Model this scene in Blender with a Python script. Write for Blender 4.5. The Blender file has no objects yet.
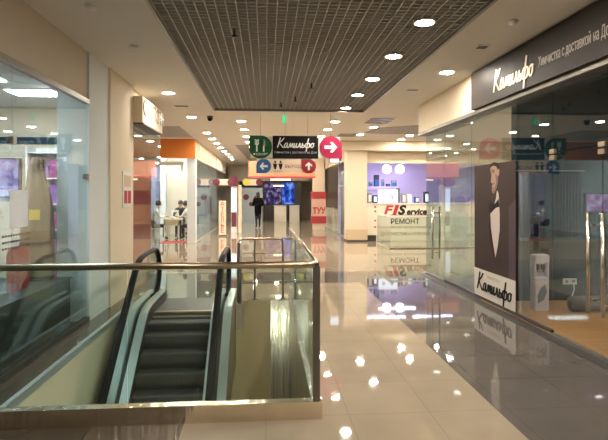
import bpy, math, random
from mathutils import Vector, Matrix
random.seed(7)
sc = bpy.context.scene
COL = sc.collection
# ------------------------------------------------------------------ camera, world, exposure
F_PX, W_PX, H_PX = 500.0, 608, 440
cd = bpy.data.cameras.new('camera'); cam = bpy.data.objects.new('camera', cd); COL.objects.link(cam)
cd.sensor_fit = 'HORIZONTAL'; cd.sensor_width = 36.0; cd.lens = 36.0 * F_PX / W_PX
cd.shift_y = -25.5 / W_PX
cd.clip_start = 0.05; cd.clip_end = 200
cam.location = (0, 0, 1.6)
cam.rotation_euler = (math.pi / 2, 0, -math.atan(38 / F_PX))
sc.camera = cam
wd = bpy.data.worlds.new('world'); sc.world = wd; wd.use_nodes = True
wd.node_tree.nodes['Background'].inputs[0].default_value = (1.0, 0.86, 0.7, 1)
wd.node_tree.nodes['Background'].inputs[1].default_value = 0.04
sc.view_settings.view_transform = 'Standard'
sc.view_settings.look = 'None'
sc.view_settings.exposure = 0.40
sc.view_settings.gamma = 1.0
sc.view_settings.use_curve_mapping = False
cy = sc.cycles
cy.use_denoising = True
cy.max_bounces = 14; cy.diffuse_bounces = 5; cy.glossy_bounces = 6
cy.transmission_bounces = 6; cy.transparent_max_bounces = 40
cy.sample_clamp_indirect = 6.0
cy.blur_glossy = 0.5
LAMP = 250.0            # radiance of a downlight diffuser
WARM = (1.0, 0.90, 0.77)

# ------------------------------------------------------------------ materials
def nodes(name):
    m = bpy.data.materials.new(name); m.use_nodes = True
    nt = m.node_tree; b = nt.nodes['Principled BSDF']
    return m, nt, b
def mat(name, col, rough=0.6, metal=0.0, spec=0.5, emit=None, es=0.0, noise=0.0, nscale=8.0, bump=0.0):
    m, nt, b = nodes(name)
    b.inputs['Base Color'].default_value = (*col, 1)
    b.inputs['Roughness'].default_value = rough
    b.inputs['Metallic'].default_value = metal
    b.inputs['Specular IOR Level'].default_value = spec
    if emit:
        b.inputs['Emission Color'].default_value = (*emit, 1); b.inputs['Emission Strength'].default_value = es
    if noise or bump:
        tc = nt.nodes.new('ShaderNodeTexCoord'); n = nt.nodes.new('ShaderNodeTexNoise')
        n.inputs['Scale'].default_value = nscale; n.inputs['Detail'].default_value = 4
        nt.links.new(tc.outputs['Object'], n.inputs['Vector'])
        if noise:
            r = nt.nodes.new('ShaderNodeMix'); r.data_type = 'RGBA'
            r.inputs['A'].default_value = (*[c * (1 - noise) for c in col], 1)
            r.inputs['B'].default_value = (*[min(1, c * (1 + noise)) for c in col], 1)
            nt.links.new(n.outputs['Fac'], r.inputs['Factor']); nt.links.new(r.outputs['Result'], b.inputs['Base Color'])
        if bump:
            bp = nt.nodes.new('ShaderNodeBump'); bp.inputs['Strength'].default_value = bump; bp.inputs['Distance'].default_value = 0.02
            nt.links.new(n.outputs['Fac'], bp.inputs['Height']); nt.links.new(bp.outputs['Normal'], b.inputs['Normal'])
    return m
def tile_mat(name, c1, c2, grout, rough, scale=0.6, spec=0.6):
    m, nt, b = nodes(name)
    tc = nt.nodes.new('ShaderNodeTexCoord'); br = nt.nodes.new('ShaderNodeTexBrick')
    br.offset = 0.0; br.inputs['Scale'].default_value = 1.0
    br.inputs['Brick Width'].default_value = scale; br.inputs['Row Height'].default_value = scale
    br.inputs['Mortar Size'].default_value = 0.004; br.inputs['Mortar Smooth'].default_value = 0.3
    br.inputs['Bias'].default_value = 0.0
    br.inputs['Color1'].default_value = (*c1, 1); br.inputs['Color2'].default_value = (*c2, 1); br.inputs['Mortar'].default_value = (*grout, 1)
    nt.links.new(tc.outputs['Object'], br.inputs['Vector'])
    n = nt.nodes.new('ShaderNodeTexNoise'); n.inputs['Scale'].default_value = 2.2; n.inputs['Detail'].default_value = 7
    nt.links.new(tc.outputs['Object'], n.inputs['Vector'])
    mx = nt.nodes.new('ShaderNodeMix'); mx.data_type = 'RGBA'; mx.blend_type = 'MULTIPLY'; mx.inputs['Factor'].default_value = 0.35
    nt.links.new(br.outputs['Color'], mx.inputs['A']); nt.links.new(n.outputs['Fac'], mx.inputs['B'])
    nt.links.new(mx.outputs['Result'], b.inputs['Base Color'])
    n2 = nt.nodes.new('ShaderNodeTexNoise'); n2.inputs['Scale'].default_value = 3.0; n2.inputs['Detail'].default_value = 2
    nt.links.new(tc.outputs['Object'], n2.inputs['Vector'])
    bp = nt.nodes.new('ShaderNodeBump'); bp.inputs['Strength'].default_value = 0.018; bp.inputs['Distance'].default_value = 0.02
    nt.links.new(n2.outputs['Fac'], bp.inputs['Height']); nt.links.new(bp.outputs['Normal'], b.inputs['Normal'])
    b.inputs['Roughness'].default_value = rough; b.inputs['Specular IOR Level'].default_value = spec
    return m
def glass_mat(name, tint, base=0.05, edge=0.9):
    m = bpy.data.materials.new(name); m.use_nodes = True
    nt = m.node_tree; nt.nodes.remove(nt.nodes['Principled BSDF'])
    out = nt.nodes['Material Output']
    lw = nt.nodes.new('ShaderNodeLayerWeight'); lw.inputs['Blend'].default_value = 0.5
    pw = nt.nodes.new('ShaderNodeMath'); pw.operation = 'POWER'; pw.inputs[1].default_value = 5.0
    ml = nt.nodes.new('ShaderNodeMath'); ml.operation = 'MULTIPLY_ADD'; ml.inputs[1].default_value = edge; ml.inputs[2].default_value = base
    tr = nt.nodes.new('ShaderNodeBsdfTransparent'); tr.inputs['Color'].default_value = (*tint, 1)
    gl = nt.nodes.new('ShaderNodeBsdfGlossy'); gl.inputs['Roughness'].default_value = 0.0; gl.inputs['Color'].default_value = (0.88, 0.95, 1.0, 1)
    mx = nt.nodes.new('ShaderNodeMixShader')
    nt.links.new(lw.outputs['Facing'], pw.inputs[0]); nt.links.new(pw.outputs[0], ml.inputs[0])
    nt.links.new(ml.outputs[0], mx.inputs[0]); nt.links.new(tr.outputs[0], mx.inputs[1]); nt.links.new(gl.outputs[0], mx.inputs[2])
    nt.links.new(mx.outputs[0], out.inputs['Surface'])
    return m
def streak_steel(name, col, rough=0.22, axis='X', scale=60.0, strength=0.5, metal=1.0):
    m, nt, b = nodes(name)
    tc = nt.nodes.new('ShaderNodeTexCoord'); mp = nt.nodes.new('ShaderNodeMapping'); n = nt.nodes.new('ShaderNodeTexNoise')
    s = {'X': (scale, scale, 0.6), 'Z': (1.0, 1.0, scale)}[axis]
    mp.inputs['Scale'].default_value = s
    n.inputs['Scale'].default_value = 1.0; n.inputs['Detail'].default_value = 3
    nt.links.new(tc.outputs['Object'], mp.inputs['Vector']); nt.links.new(mp.outputs['Vector'], n.inputs['Vector'])
    bp = nt.nodes.new('ShaderNodeBump'); bp.inputs['Strength'].default_value = strength; bp.inputs['Distance'].default_value = 0.01
    nt.links.new(n.outputs['Fac'], bp.inputs['Height']); nt.links.new(bp.outputs['Normal'], b.inputs['Normal'])
    b.inputs['Base Color'].default_value = (*col, 1); b.inputs['Metallic'].default_value = metal; b.inputs['Roughness'].default_value = rough
    return m
def emis(name, col, s):
    m = bpy.data.materials.new(name); m.use_nodes = True
    nt = m.node_tree; nt.nodes.remove(nt.nodes['Principled BSDF'])
    e = nt.nodes.new('ShaderNodeEmission'); e.inputs[0].default_value = (*col, 1); e.inputs[1].default_value = s
    nt.links.new(e.outputs[0], nt.nodes['Material Output'].inputs['Surface'])
    return m
def screen_mat(name, ca, cb, cc, s, scale):
    m = emis(name, ca, s); nt = m.node_tree; e = nt.nodes['Emission']
    tc = nt.nodes.new('ShaderNodeTexCoord'); n = nt.nodes.new('ShaderNodeTexNoise'); n.inputs['Scale'].default_value = scale; n.inputs['Detail'].default_value = 3
    r = nt.nodes.new('ShaderNodeValToRGB'); r.color_ramp.elements[0].position = 0.36; r.color_ramp.elements[0].color = (*ca, 1)
    r.color_ramp.elements[1].position = 0.64; r.color_ramp.elements[1].color = (*cc, 1)
    k = r.color_ramp.elements.new(0.5); k.color = (*cb, 1)
    nt.links.new(tc.outputs['Object'], n.inputs['Vector']); nt.links.new(n.outputs['Fac'], r.inputs['Fac']); nt.links.new(r.outputs['Color'], e.inputs[0])
    return m
def wood_mat(name, c1, c2, rough=0.35):
    m, nt, b = nodes(name)
    tc = nt.nodes.new('ShaderNodeTexCoord'); br = nt.nodes.new('ShaderNodeTexBrick')
    br.inputs['Scale'].default_value = 1.0; br.inputs['Brick Width'].default_value = 1.2; br.inputs['Row Height'].default_value = 0.14
    br.inputs['Mortar Size'].default_value = 0.003
    br.inputs['Color1'].default_value = (*c1, 1); br.inputs['Color2'].default_value = (*c2, 1); br.inputs['Mortar'].default_value = (*[c * 0.4 for c in c2], 1)
    nt.links.new(tc.outputs['Object'], br.inputs['Vector']); nt.links.new(br.outputs['Color'], b.inputs['Base Color'])
    b.inputs['Roughness'].default_value = rough
    return m

M = dict(
    cream_tile=tile_mat('cream_tile', (0.43, 0.345, 0.25), (0.41, 0.33, 0.237), (0.345, 0.275, 0.195), 0.035),
    grey_tile=tile_mat('grey_tile', (0.15, 0.13, 0.115), (0.14, 0.12, 0.105), (0.11, 0.095, 0.08), 0.035),
    brown_tile=tile_mat('brown_tile', (0.11, 0.085, 0.06), (0.10, 0.075, 0.055), (0.06, 0.05, 0.04), 0.09),
    ceiling=mat('ceiling_paint', (0.74, 0.69, 0.61), 0.9, noise=0.03, nscale=3),
    plaster=mat('beige_plaster', (0.62, 0.54, 0.43), 0.85, noise=0.03, nscale=4),
    cream=mat('cream_plaster', (0.72, 0.62, 0.46), 0.8, noise=0.02, nscale=4),
    creamlow=mat('cream_dado', (0.60, 0.46, 0.30), 0.5),
    palecol=mat('pale_blue_plaster', (0.66, 0.70, 0.70), 0.75, noise=0.02, nscale=4),
    white=mat('white_paint', (0.78, 0.76, 0.72), 0.6),
    orange=mat('orange_paint', (0.72, 0.22, 0.035), 0.6),
    grille_strip=mat('grille_strip', (0.58, 0.54, 0.46), 0.5),
    grille_slat=mat('grille_slat', (0.46, 0.44, 0.41), 0.6),
    grille_void=mat('grille_void', (0.08, 0.075, 0.07), 0.9),
    grille_panel=mat('grille_panel', (0.36, 0.33, 0.30), 0.7),
    dark_trim=mat('dark_trim', (0.045, 0.04, 0.036), 0.4),
    grey_metal=mat('grey_metal', (0.32, 0.30, 0.27), 0.35, metal=0.8),
    steel=streak_steel('brushed_steel', (0.85, 0.76, 0.64), 0.16, 'X', 14, 0.9),
    clad=streak_steel('steel_cladding', (0.55, 0.56, 0.52), 0.2, 'X', 34, 1.0),
    rail=mat('bronze_steel', (0.50, 0.41, 0.29), 0.28, metal=1.0),
    post=mat('post_metal', (0.16, 0.145, 0.12), 0.4, metal=0.7),
    deck=mat('deck_aluminium', (0.50, 0.55, 0.55), 0.35, metal=0.6),
    rubber=mat('black_rubber', (0.006, 0.006, 0.006), 0.55, spec=0.12),
    tread=mat('step_metal', (0.06, 0.06, 0.056), 0.55, metal=0.3),
    plate=mat('landing_plate_metal', (0.06, 0.058, 0.054), 0.45, metal=0.3),
    pitwall=mat('pit_beige', (0.58, 0.45, 0.26), 0.75, noise=0.06, nscale=2),
    pitwall_left=mat('pit_beige_pale', (0.60, 0.56, 0.42), 0.75, noise=0.06, nscale=2),
    truss=mat('truss_brown', (0.22, 0.16, 0.10), 0.5),
    glass=glass_mat('clear_glass', (0.94, 0.975, 0.96), 0.035),
    glassfar=glass_mat('matt_glass', (0.93, 0.96, 0.95), 0.015, 0.10),
    glassL=glass_mat('storefront_glass', (0.86, 0.93, 0.94), 0.06),
    glassR=glass_mat('dark_storefront_glass', (0.82, 0.89, 0.91), 0.075),
    railglass=glass_mat('railing_glass', (0.88, 0.94, 0.91), 0.035),
    glassedge=mat('glass_edge', (0.03, 0.035, 0.03), 0.2),
    signdark=mat('sign_charcoal', (0.036, 0.029, 0.025), 0.5, spec=0.18),
    letter_gold=mat('champagne_letters', (0.85, 0.70, 0.50), 0.3, metal=0.4, emit=(1, 0.8, 0.55), es=0.12),
    letter_grey=mat('grey_letters', (0.50, 0.46, 0.41), 0.5),
    letter_dark=mat('bronze_letters', (0.20, 0.17, 0.13), 0.4),
    black=mat('black_print', (0.008, 0.008, 0.009), 0.5, spec=0.15),
    white_print=mat('white_print', (0.85, 0.84, 0.80), 0.5),
    green=mat('sign_green', (0.012, 0.085, 0.03), 0.5, spec=0.2),
    pink=mat('sign_crimson', (0.40, 0.018, 0.075), 0.5, spec=0.2),
    red=mat('sign_red', (0.33, 0.03, 0.04), 0.5, spec=0.2),
    blue=mat('sign_blue', (0.035, 0.13, 0.33), 0.5, spec=0.2),
    signcream=mat('sign_cream', (0.85, 0.68, 0.50), 0.5),
    frost=mat('frosted_board', (0.72, 0.68, 0.58), 0.4),
    palepink=mat('pale_pink_wrap', (0.80, 0.48, 0.37), 0.6),
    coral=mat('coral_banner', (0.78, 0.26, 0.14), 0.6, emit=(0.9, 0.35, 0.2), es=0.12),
    maroon=mat('maroon', (0.16, 0.02, 0.045), 0.5),
    yellow=mat('sign_yellow', (0.65, 0.55, 0.08), 0.5),
    poster=mat('poster_brown', (0.047, 0.031, 0.028), 0.6, spec=0.15),
    poster_edge=mat('poster_plum', (0.075, 0.053, 0.062), 0.6, spec=0.15),
    skinprint=mat('printed_skin', (0.33, 0.195, 0.14), 0.5),
    skindark=mat('printed_skin_dark', (0.15, 0.085, 0.065), 0.5),
    printhair=mat('printed_hair', (0.022, 0.014, 0.012), 0.6, spec=0.15),
    printwhite=mat('printed_shirt', (0.52, 0.45, 0.40), 0.5),
    posterwhite=mat('poster_footer', (0.62, 0.57, 0.50), 0.5),
    slate=mat('slate_panel', (0.012, 0.022, 0.032), 0.5, spec=0.2),
    slate_mid=mat('slate_upper', (0.014, 0.038, 0.06), 0.6, spec=0.2),
    brownband=mat('brown_band', (0.06, 0.046, 0.034), 0.6, spec=0.2),
    wood=wood_mat('orange_laminate', (0.74, 0.33, 0.12), (0.66, 0.29, 0.10)),
    curtain=mat('plum_curtain', (0.014, 0.011, 0.034), 0.8, spec=0.1),
    curtain2=mat('violet_curtain', (0.032, 0.028, 0.11), 0.8, spec=0.1),
    bag=mat('grey_fabric', (0.14, 0.115, 0.095), 0.9, noise=0.15, nscale=20),
    skin=mat('skin', (0.50, 0.31, 0.22), 0.6),
    hair=mat('dark_hair', (0.035, 0.024, 0.018), 0.5),
    cloth_white=mat('white_cloth', (0.75, 0.73, 0.70), 0.8),
    cloth_grey=mat('grey_cloth', (0.26, 0.27, 0.29), 0.8),
    cloth_dark=mat('dark_cloth', (0.03, 0.028, 0.03), 0.8),
    cloth_black=mat('black_coat', (0.006, 0.006, 0.007), 0.9, spec=0.1),
    tabletop=mat('table_ply', (0.66, 0.56, 0.40), 0.5),
    redmat=mat('red_rug', (0.50, 0.06, 0.07), 0.9),
    lav=mat('lavender_dye_and_light', (0.66, 0.60, 0.88), 0.7),  # lilac of cloth and print; on the kiosk walls it carries lavender light
    counter=mat('counter_cream', (0.82, 0.76, 0.62), 0.45),
    pinkbox=mat('pink_box', (0.34, 0.07, 0.19), 0.5),
    violetbox=mat('violet_box', (0.22, 0.09, 0.28), 0.5),
    paper=mat('kraft_paper', (0.24, 0.16, 0.10), 0.55, noise=0.2, nscale=14, bump=0.5),
    yellowtag=mat('yellow_label', (0.80, 0.55, 0.08), 0.5),
    whitesheet=mat('white_sheet', (0.90, 0.95, 1.0), 0.6),
    pale_shop=mat('pale_blue_shop', (0.42, 0.50, 0.52), 0.6),
    coolerbody=mat('cooler_plastic', (0.82, 0.70, 0.72), 0.4),
    lamp=emis('lamp_diffuser', WARM, LAMP),
    tube=emis('cool_panel', (0.93, 0.97, 1.0), 22.0),
    tube_kiosk=emis('kiosk_tube', (0.78, 0.72, 1.0), 26.0),
    tube_left=emis('cool_panel_left', (0.90, 0.96, 1.0), 42.0),
    warmstrip=emis('warm_strip', (1.0, 0.80, 0.5), 3.0),
    lightbox=emis('lightbox', (0.86, 0.93, 1.0), 1.6),
    globe=emis('globe_lamp', (0.95, 0.92, 1.0), 9.0),
    fillglobe=emis('fill_globe_warm', (1.0, 0.86, 0.64), 55.0),
    exit_green=emis('exit_green', (0.05, 0.75, 0.30), 0.9),
    skyline=screen_mat('skyline_screen', (0.20, 0.16, 0.30), (0.45, 0.38, 0.60), (0.62, 0.55, 0.80), 0.9, 5.0),
    tv=screen_mat('tv_picture', (0.05, 0.02, 0.18), (0.55, 0.08, 0.42), (0.70, 0.55, 0.9), 0.3, 9.0),
    bluescreen=screen_mat('blue_display', (0.01, 0.02, 0.12), (0.02, 0.08, 0.5), (0.25, 0.4, 0.95), 0.8, 2.6),
    darkscreen=screen_mat('plum_display', (0.02, 0.015, 0.05), (0.05, 0.04, 0.13), (0.35, 0.25, 0.40), 0.7, 4.0),
)

# ------------------------------------------------------------------ mesh builder
class MB:
    def __init__(s): s.v = []; s.f = []; s.mi = []; s.sm = []; s.k = 0; s.smooth = False
    def add(s, vs, fs):
        o = len(s.v); s.v += [tuple(v) for v in vs]
        for f in fs: s.f.append(tuple(i + o for i in f)); s.mi.append(s.k); s.sm.append(s.smooth)
        return s
    def box(s, x0, x1, y0, y1, z0, z1):
        x0, x1 = min(x0, x1), max(x0, x1); y0, y1 = min(y0, y1), max(y0, y1); z0, z1 = min(z0, z1), max(z0, z1)
        return s.add([(x0,y0,z0),(x1,y0,z0),(x1,y1,z0),(x0,y1,z0),(x0,y0,z1),(x1,y0,z1),(x1,y1,z1),(x0,y1,z1)],
              [(0,3,2,1),(4,5,6,7),(0,1,5,4),(1,2,6,5),(2,3,7,6),(3,0,4,7)])
    def bevbox(s, x0, x1, y0, y1, z0, z1, b=0.01):
        # box with chamfered vertical edges and top rim
        p = [(x0+b,y0),(x1-b,y0),(x1,y0+b),(x1,y1-b),(x1-b,y1),(x0+b,y1),(x0,y1-b),(x0,y0+b)]
        q = [(x0+b*2,y0+b),(x1-b*2,y0+b),(x1-b,y0+b*2),(x1-b,y1-b*2),(x1-b*2,y1-b),(x0+b*2,y1-b),(x0+b,y1-b*2),(x0+b,y0+b*2)]
        rings = [[(a,c,z0) for a,c in p],[(a,c,z1-b) for a,c in p],[(a,c,z1) for a,c in q]]
        return s.loft(rings, True)
    def loft(s, rings, caps=True):
        n = len(rings[0]); vs = [v for r in rings for v in r]; fs = []
        for i in range(len(rings)-1):
            for j in range(n):
                a = i*n+j; b = i*n+(j+1) % n
                fs.append((a, b, b+n, a+n))
        if caps: fs.append(tuple(range(n-1, -1, -1))); fs.append(tuple(range((len(rings)-1)*n, len(rings)*n)))
        return s.add(vs, fs)
    def tube(s, pts, r, n=8, squash=None, caps=True):
        pts = [Vector(p) for p in pts]; rr = r if isinstance(r, (list, tuple)) else [r]*len(pts)
        up = Vector((0,0,1)); rings = []; prev = None
        for i, p in enumerate(pts):
            t = (pts[min(i+1, len(pts)-1)] - pts[max(i-1, 0)]).normalized()
            if prev is None:
                a = t.cross(up)
                if a.length < 1e-3: a = t.cross(Vector((1,0,0)))
                a.normalize()
            else:
                a = prev - t*prev.dot(t)
                if a.length < 1e-4: a = t.cross(up)
                a.normalize()
            prev = a; b = t.cross(a).normalized()
            sa, sb = squash or (1, 1)
            rings.append([p + a*math.cos(2*math.pi*k/n)*rr[i]*sa + b*math.sin(2*math.pi*k/n)*rr[i]*sb for k in range(n)])
        sm = s.smooth; s.smooth = True; s.loft(rings, caps); s.smooth = sm
        return s
    def cyl(s, x, y, z0, z1, r, n=20, r2=None):
        r2 = r if r2 is None else r2
        return s.loft([[(x+r*math.cos(2*math.pi*k/n), y+r*math.sin(2*math.pi*k/n), z0) for k in range(n)],
                       [(x+r2*math.cos(2*math.pi*k/n), y+r2*math.sin(2*math.pi*k/n), z1) for k in range(n)]])
    def lathe(s, x, y, prof, n=20):
        sm = s.smooth; s.smooth = True
        s.loft([[(x+r*math.cos(2*math.pi*k/n), y+r*math.sin(2*math.pi*k/n), z) for k in range(n)] for r, z in prof]); s.smooth = sm
        return s
    def ball(s, c, rx, ry=None, rz=None, n=14, m=9):
        ry = ry or rx; rz = rz or rx; rings = []
        for i in range(1, m):
            a = math.pi*i/m
            rings.append([(c[0]+rx*math.sin(a)*math.cos(2*math.pi*k/n), c[1]+ry*math.sin(a)*math.sin(2*math.pi*k/n), c[2]-rz*math.cos(a)) for k in range(n)])
        sm = s.smooth; s.smooth = True; s.loft(rings); s.smooth = sm
        return s
    def prism(s, poly, O, U, V, N, t):
        # 2-D polygon in plane O + u*U + v*V, thickness t along N
        O, U, V, N = Vector(O), Vector(U), Vector(V), Vector(N)
        a = [O + U*u + V*v for u, v in poly]; b = [p + N*t for p in a]; n = len(a)
        fs = [tuple(range(n)), tuple(range(2*n-1, n-1, -1))] + [(i, i+n, (i+1) % n + n, (i+1) % n) for i in range(n)]
        return s.add(a + b, fs)
    def sweep(s, x0, x1, ys, top, bot):
        # solid between two curves z = top(y), bot(y), width x0..x1
        rings = [[(x0, y, bot(y)), (x1, y, bot(y)), (x1, y, top(y)), (x0, y, top(y))] for y in ys]
        return s.loft(rings)

ORG = {}
def link_mesh(name, mb, mats, org, parent=None):
    me = bpy.data.meshes.new(name)
    o3 = Vector(org)
    me.from_pydata([tuple(Vector(v) - o3) for v in mb.v], [], mb.f)
    for m in (mats if isinstance(mats, (list, tuple)) else [mats]): me.materials.append(M[m] if isinstance(m, str) else m)
    me.polygons.foreach_set('material_index', mb.mi); me.polygons.foreach_set('use_smooth', mb.sm)
    me.update()
    import bmesh
    bm = bmesh.new(); bm.from_mesh(me); bmesh.ops.recalc_face_normals(bm, faces=bm.faces[:]); bm.to_mesh(me); bm.free()
    ob = bpy.data.objects.new(name, me); COL.objects.link(ob)
    if parent: ob.parent = parent
    else: ob.location = org
    ORG[ob.name] = tuple(org)
    return ob
def tag(o, label, cat, group=None, kind=None):
    o['label'] = label; o['category'] = cat
    if group: o['group'] = group
    if kind: o['kind'] = kind
    return o
def thing(name, label, cat, loc, group=None):
    o = bpy.data.objects.new(name, None); COL.objects.link(o); o.location = loc; o.empty_display_size = 0.1
    ORG[o.name] = tuple(loc)
    return tag(o, label, cat, group)
def part(name, mb, mats, parent, label=None):
    o = link_mesh(name, mb, mats, ORG[parent.name], parent)
    if label: o['label'] = label
    return o
def solo(name, mb, mats, label, cat, group=None, kind=None):
    xs = [v[0] for v in mb.v]; ys = [v[1] for v in mb.v]; zs = [v[2] for v in mb.v]
    o = link_mesh(name, mb, mats, ((min(xs)+max(xs))/2, (min(ys)+max(ys))/2, min(zs)))
    return tag(o, label, cat, group, kind)
def struct(name, mb, mats, label, cat, parent=None):
    if parent is not None: return part(name, mb, mats, parent)
    o = link_mesh(name, mb, mats, (0, 0, 0))
    return tag(o, label, cat, None, 'structure')
def copy_tree(o, loc, label=None, group=None):
    r = o.copy(); COL.objects.link(r); r.location = loc; ORG[r.name] = tuple(loc)
    if label: r['label'] = label
    if group: r['group'] = group
    for ch in list(o.children):
        c = ch.copy(); COL.objects.link(c); c.parent = r
        for g in list(ch.children):
            d = g.copy(); COL.objects.link(d); d.parent = c
    return r
def text_mb(mb, body, size, O, U, V, N, align='CENTER', t=0.004, sx=1.0, shear=0.0, lift=0.0, bold=0.0):
    cu = bpy.data.curves.new('t', 'FONT'); cu.body = body; cu.size = size; cu.align_x = align; cu.align_y = 'CENTER'
    cu.extrude = 0.0; cu.offset = bold; cu.resolution_u = 3; cu.shear = shear
    ob = bpy.data.objects.new('t', cu); COL.objects.link(ob)
    dg = bpy.context.evaluated_depsgraph_get()
    me = bpy.data.meshes.new_from_object(ob.evaluated_get(dg))
    O, U, V, N = Vector(O), Vector(U), Vector(V), Vector(N)
    vs = [O + U*(v.co.x*sx) + V*v.co.y + N*(lift + t) for v in me.vertices]
    mb.add(vs, [tuple(p.vertices) for p in me.polygons])
    # thickness: side walls along the boundary edges and a back face
    from collections import Counter
    ec = Counter(tuple(sorted(e)) for p in me.polygons for e in p.edge_keys)
    base = [O + U*(v.co.x*sx) + V*v.co.y + N*lift for v in me.vertices]
    nv = len(vs)
    mb.add(vs + base, [(a, b, b+nv, a+nv) for (a, b), c in ec.items() if c == 1])
    bpy.data.objects.remove(ob); bpy.data.curves.remove(cu); bpy.data.meshes.remove(me)
    return mb
def smooth_line(pts, k=5):
    out = []; P = [pts[0]] + list(pts) + [pts[-1]]
    for i in range(1, len(P)-2):
        for j in range(k):
            t = j/k; a, b, c, d = P[i-1], P[i], P[i+1], P[i+2]
            out.append(tuple(0.5*((2*b[q]) + (-a[q]+c[q])*t + (2*a[q]-5*b[q]+4*c[q]-d[q])*t*t + (-a[q]+3*b[q]-3*c[q]+d[q])*t**3) for q in (0, 1)))
    return out + [pts[-1]]
SCRIPT = [  # brush lettering of the dry cleaner's word mark, one list per pen stroke
    [(0.0, 0.0), (0.14, 0.45), (0.30, 0.98)], [(0.66, 0.95), (0.42, 0.66), (0.20, 0.46), (0.40, 0.2), (0.56, 0.0), (0.64, 0.06)],
    [(0.98, 0.40), (0.88, 0.45), (0.74, 0.32), (0.69, 0.10), (0.78, 0.0), (0.90, 0.14), (0.99, 0.44), (0.95, 0.10), (1.01, 0.0), (1.09, 0.08)],
    [(1.08, 0.0), (1.18, 0.2), (1.28, 0.44), (1.29, 0.05), (1.38, 0.2), (1.49, 0.44), (1.50, 0.08), (1.56, 0.0), (1.63, 0.10)],
    [(1.68, 0.44), (1.62, 0.12), (1.68, 0.0), (1.79, 0.18), (1.89, 0.44), (1.84, 0.10), (1.90, 0.0), (1.98, 0.10)],
    [(1.97, 0.02), (2.08, 0.14), (2.20, 0.45), (2.21, 0.08), (2.27, 0.0), (2.35, 0.12)],
    [(2.46, 0.45), (2.39, 0.12), (2.46, 0.0), (2.58, 0.06), (2.62, 0.2), (2.52, 0.27), (2.42, 0.16)],
    [(3.06, 0.9), (2.95, 0.45), (2.80, -0.38)], [(2.97, 0.42), (2.84, 0.44), (2.72, 0.24), (2.76, 0.02), (2.90, 0.10)],
    [(2.94, 0.30), (3.06, 0.45), (3.16, 0.32), (3.10, 0.08), (2.97, 0.0), (2.88, 0.05)],
    [(3.45, 0.43), (3.31, 0.36), (3.26, 0.12), (3.36, 0.0), (3.50, 0.12), (3.53, 0.33), (3.44, 0.44), (3.62, 0.40)]]
def script_mb(mb, h, O, U, V, N, pen=0.05, sx=1.0):
    O, U, V, N = Vector(O), Vector(U), Vector(V), Vector(N)
    for st in SCRIPT:
        pts = smooth_line(st, 4); rings = []
        for i, p in enumerate(pts):
            a = pts[max(i-1, 0)]; b = pts[min(i+1, len(pts)-1)]
            dx, dy = (b[0]-a[0])*sx, b[1]-a[1]; l = math.hypot(dx, dy) or 1
            w = pen*(0.55 + 0.75*abs(dy/l)); nx, ny = -dy/l*w, dx/l*w
            q = lambda s, n: O + U*((p[0]*sx + nx*s)*h) + V*((p[1] + ny*s)*h) + N*n
            rings.append([q(1, 0.001), q(-1, 0.001), q(-1, 0.007), q(1, 0.007)])
        mb.loft(rings)
    return mb
def rounded(w, h, r, corners=(1, 1, 1, 1), n=8):
    # bottom-left origin; corners: bl, br, tr, tl rounded?
    pts = []
    for (cx_, cy_, a0, on, sx_, sy_) in ((r, r, 180, corners[0], 0, 0), (w-r, r, 270, corners[1], w, 0), (w-r, h-r, 0, corners[2], w, h), (r, h-r, 90, corners[3], 0, h)):
        if on:
            for k in range(n+1):
                a = math.radians(a0 + 90*k/n); pts.append((cx_ + r*math.cos(a), cy_ + r*math.sin(a)))
        else: pts.append((sx_, sy_))
    return pts
def circle(r, n=24, cx_=0, cy_=0): return [(cx_ + r*math.cos(2*math.pi*k/n), cy_ + r*math.sin(2*math.pi*k/n)) for k in range(n)]
def arrow_poly(d, s=1.0):
    base = [(-0.5, -0.13), (0.12, -0.13), (-0.08, -0.38), (0.12, -0.44), (0.5, 0.0), (0.12, 0.44), (-0.08, 0.38), (0.12, 0.13), (-0.5, 0.13)]
    c, s_ = {'R': (1, 0), 'L': (-1, 0), 'U': (0, 1)}[d]
    return [((x*c - y*s_)*s, (x*s_ + y*c)*s) for x, y in base]
UX, UY, UZ = (1, 0, 0), (0, 1, 0), (0, 0, 1)
FACE = (0, -1, 0)      # normal of anything that faces back down the corridor
ORDW = ['first', 'second', 'third', 'fourth', 'fifth', 'sixth', 'seventh', 'eighth', 'ninth', 'tenth', 'eleventh', 'twelfth', 'thirteenth', 'fourteenth', 'fifteenth', 'sixteenth']

XL, XR, XG, HC = -2.25, 3.10, 3.25, 3.40          # storefront planes and ceiling height
PX0, PX1, PY0, PY1 = -1.97, 0.36, 3.60, 7.60   # escalator opening

# ------------------------------------------------------------------ SETTING: floor
fl = MB(); T = -0.25
def slab(k, x0, x1, y0, y1):
    fl.k = k; fl.box(x0, x1, y0, y1, T, 0.0)
Y0, Y1 = -7.0, 34.0
slab(0, -0.57, 1.71, Y0, PY0); slab(1, 1.71, XR, Y0, 9.0); slab(2, XL, -0.57, Y0, PY0)
slab(2, XL, PX0, PY0, PY1)
slab(0, PX1, 1.71, PY0, 9.0); slab(0, -0.43, PX1, PY1, 9.0); slab(1, XL, -0.43, PY1, 9.0)
slab(1, XL, XR, 9.0, 10.3)
slab(0, -9.0, XL, 8.5, 10.3); slab(0, XR, 9.0, 7.4, 10.3)
slab(0, -9.0, 9.0, 10.3, Y1)
slab(2, -9.0, XL, Y0, 8.5)
fl.k = 3; fl.box(XG, 9.0, Y0, 7.4, T, 0.0); fl.k = 1; fl.box(XR, XG, Y0, 7.4, T, 0.0)
struct('floor', fl, ['cream_tile', 'grey_tile', 'brown_tile', 'wood'], 'polished cream tile floor with dark grey bands along the shop fronts', 'floor')
lf = MB(); lf.box(-6, 6, -4, 16, -4.3, -4.2)
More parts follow.
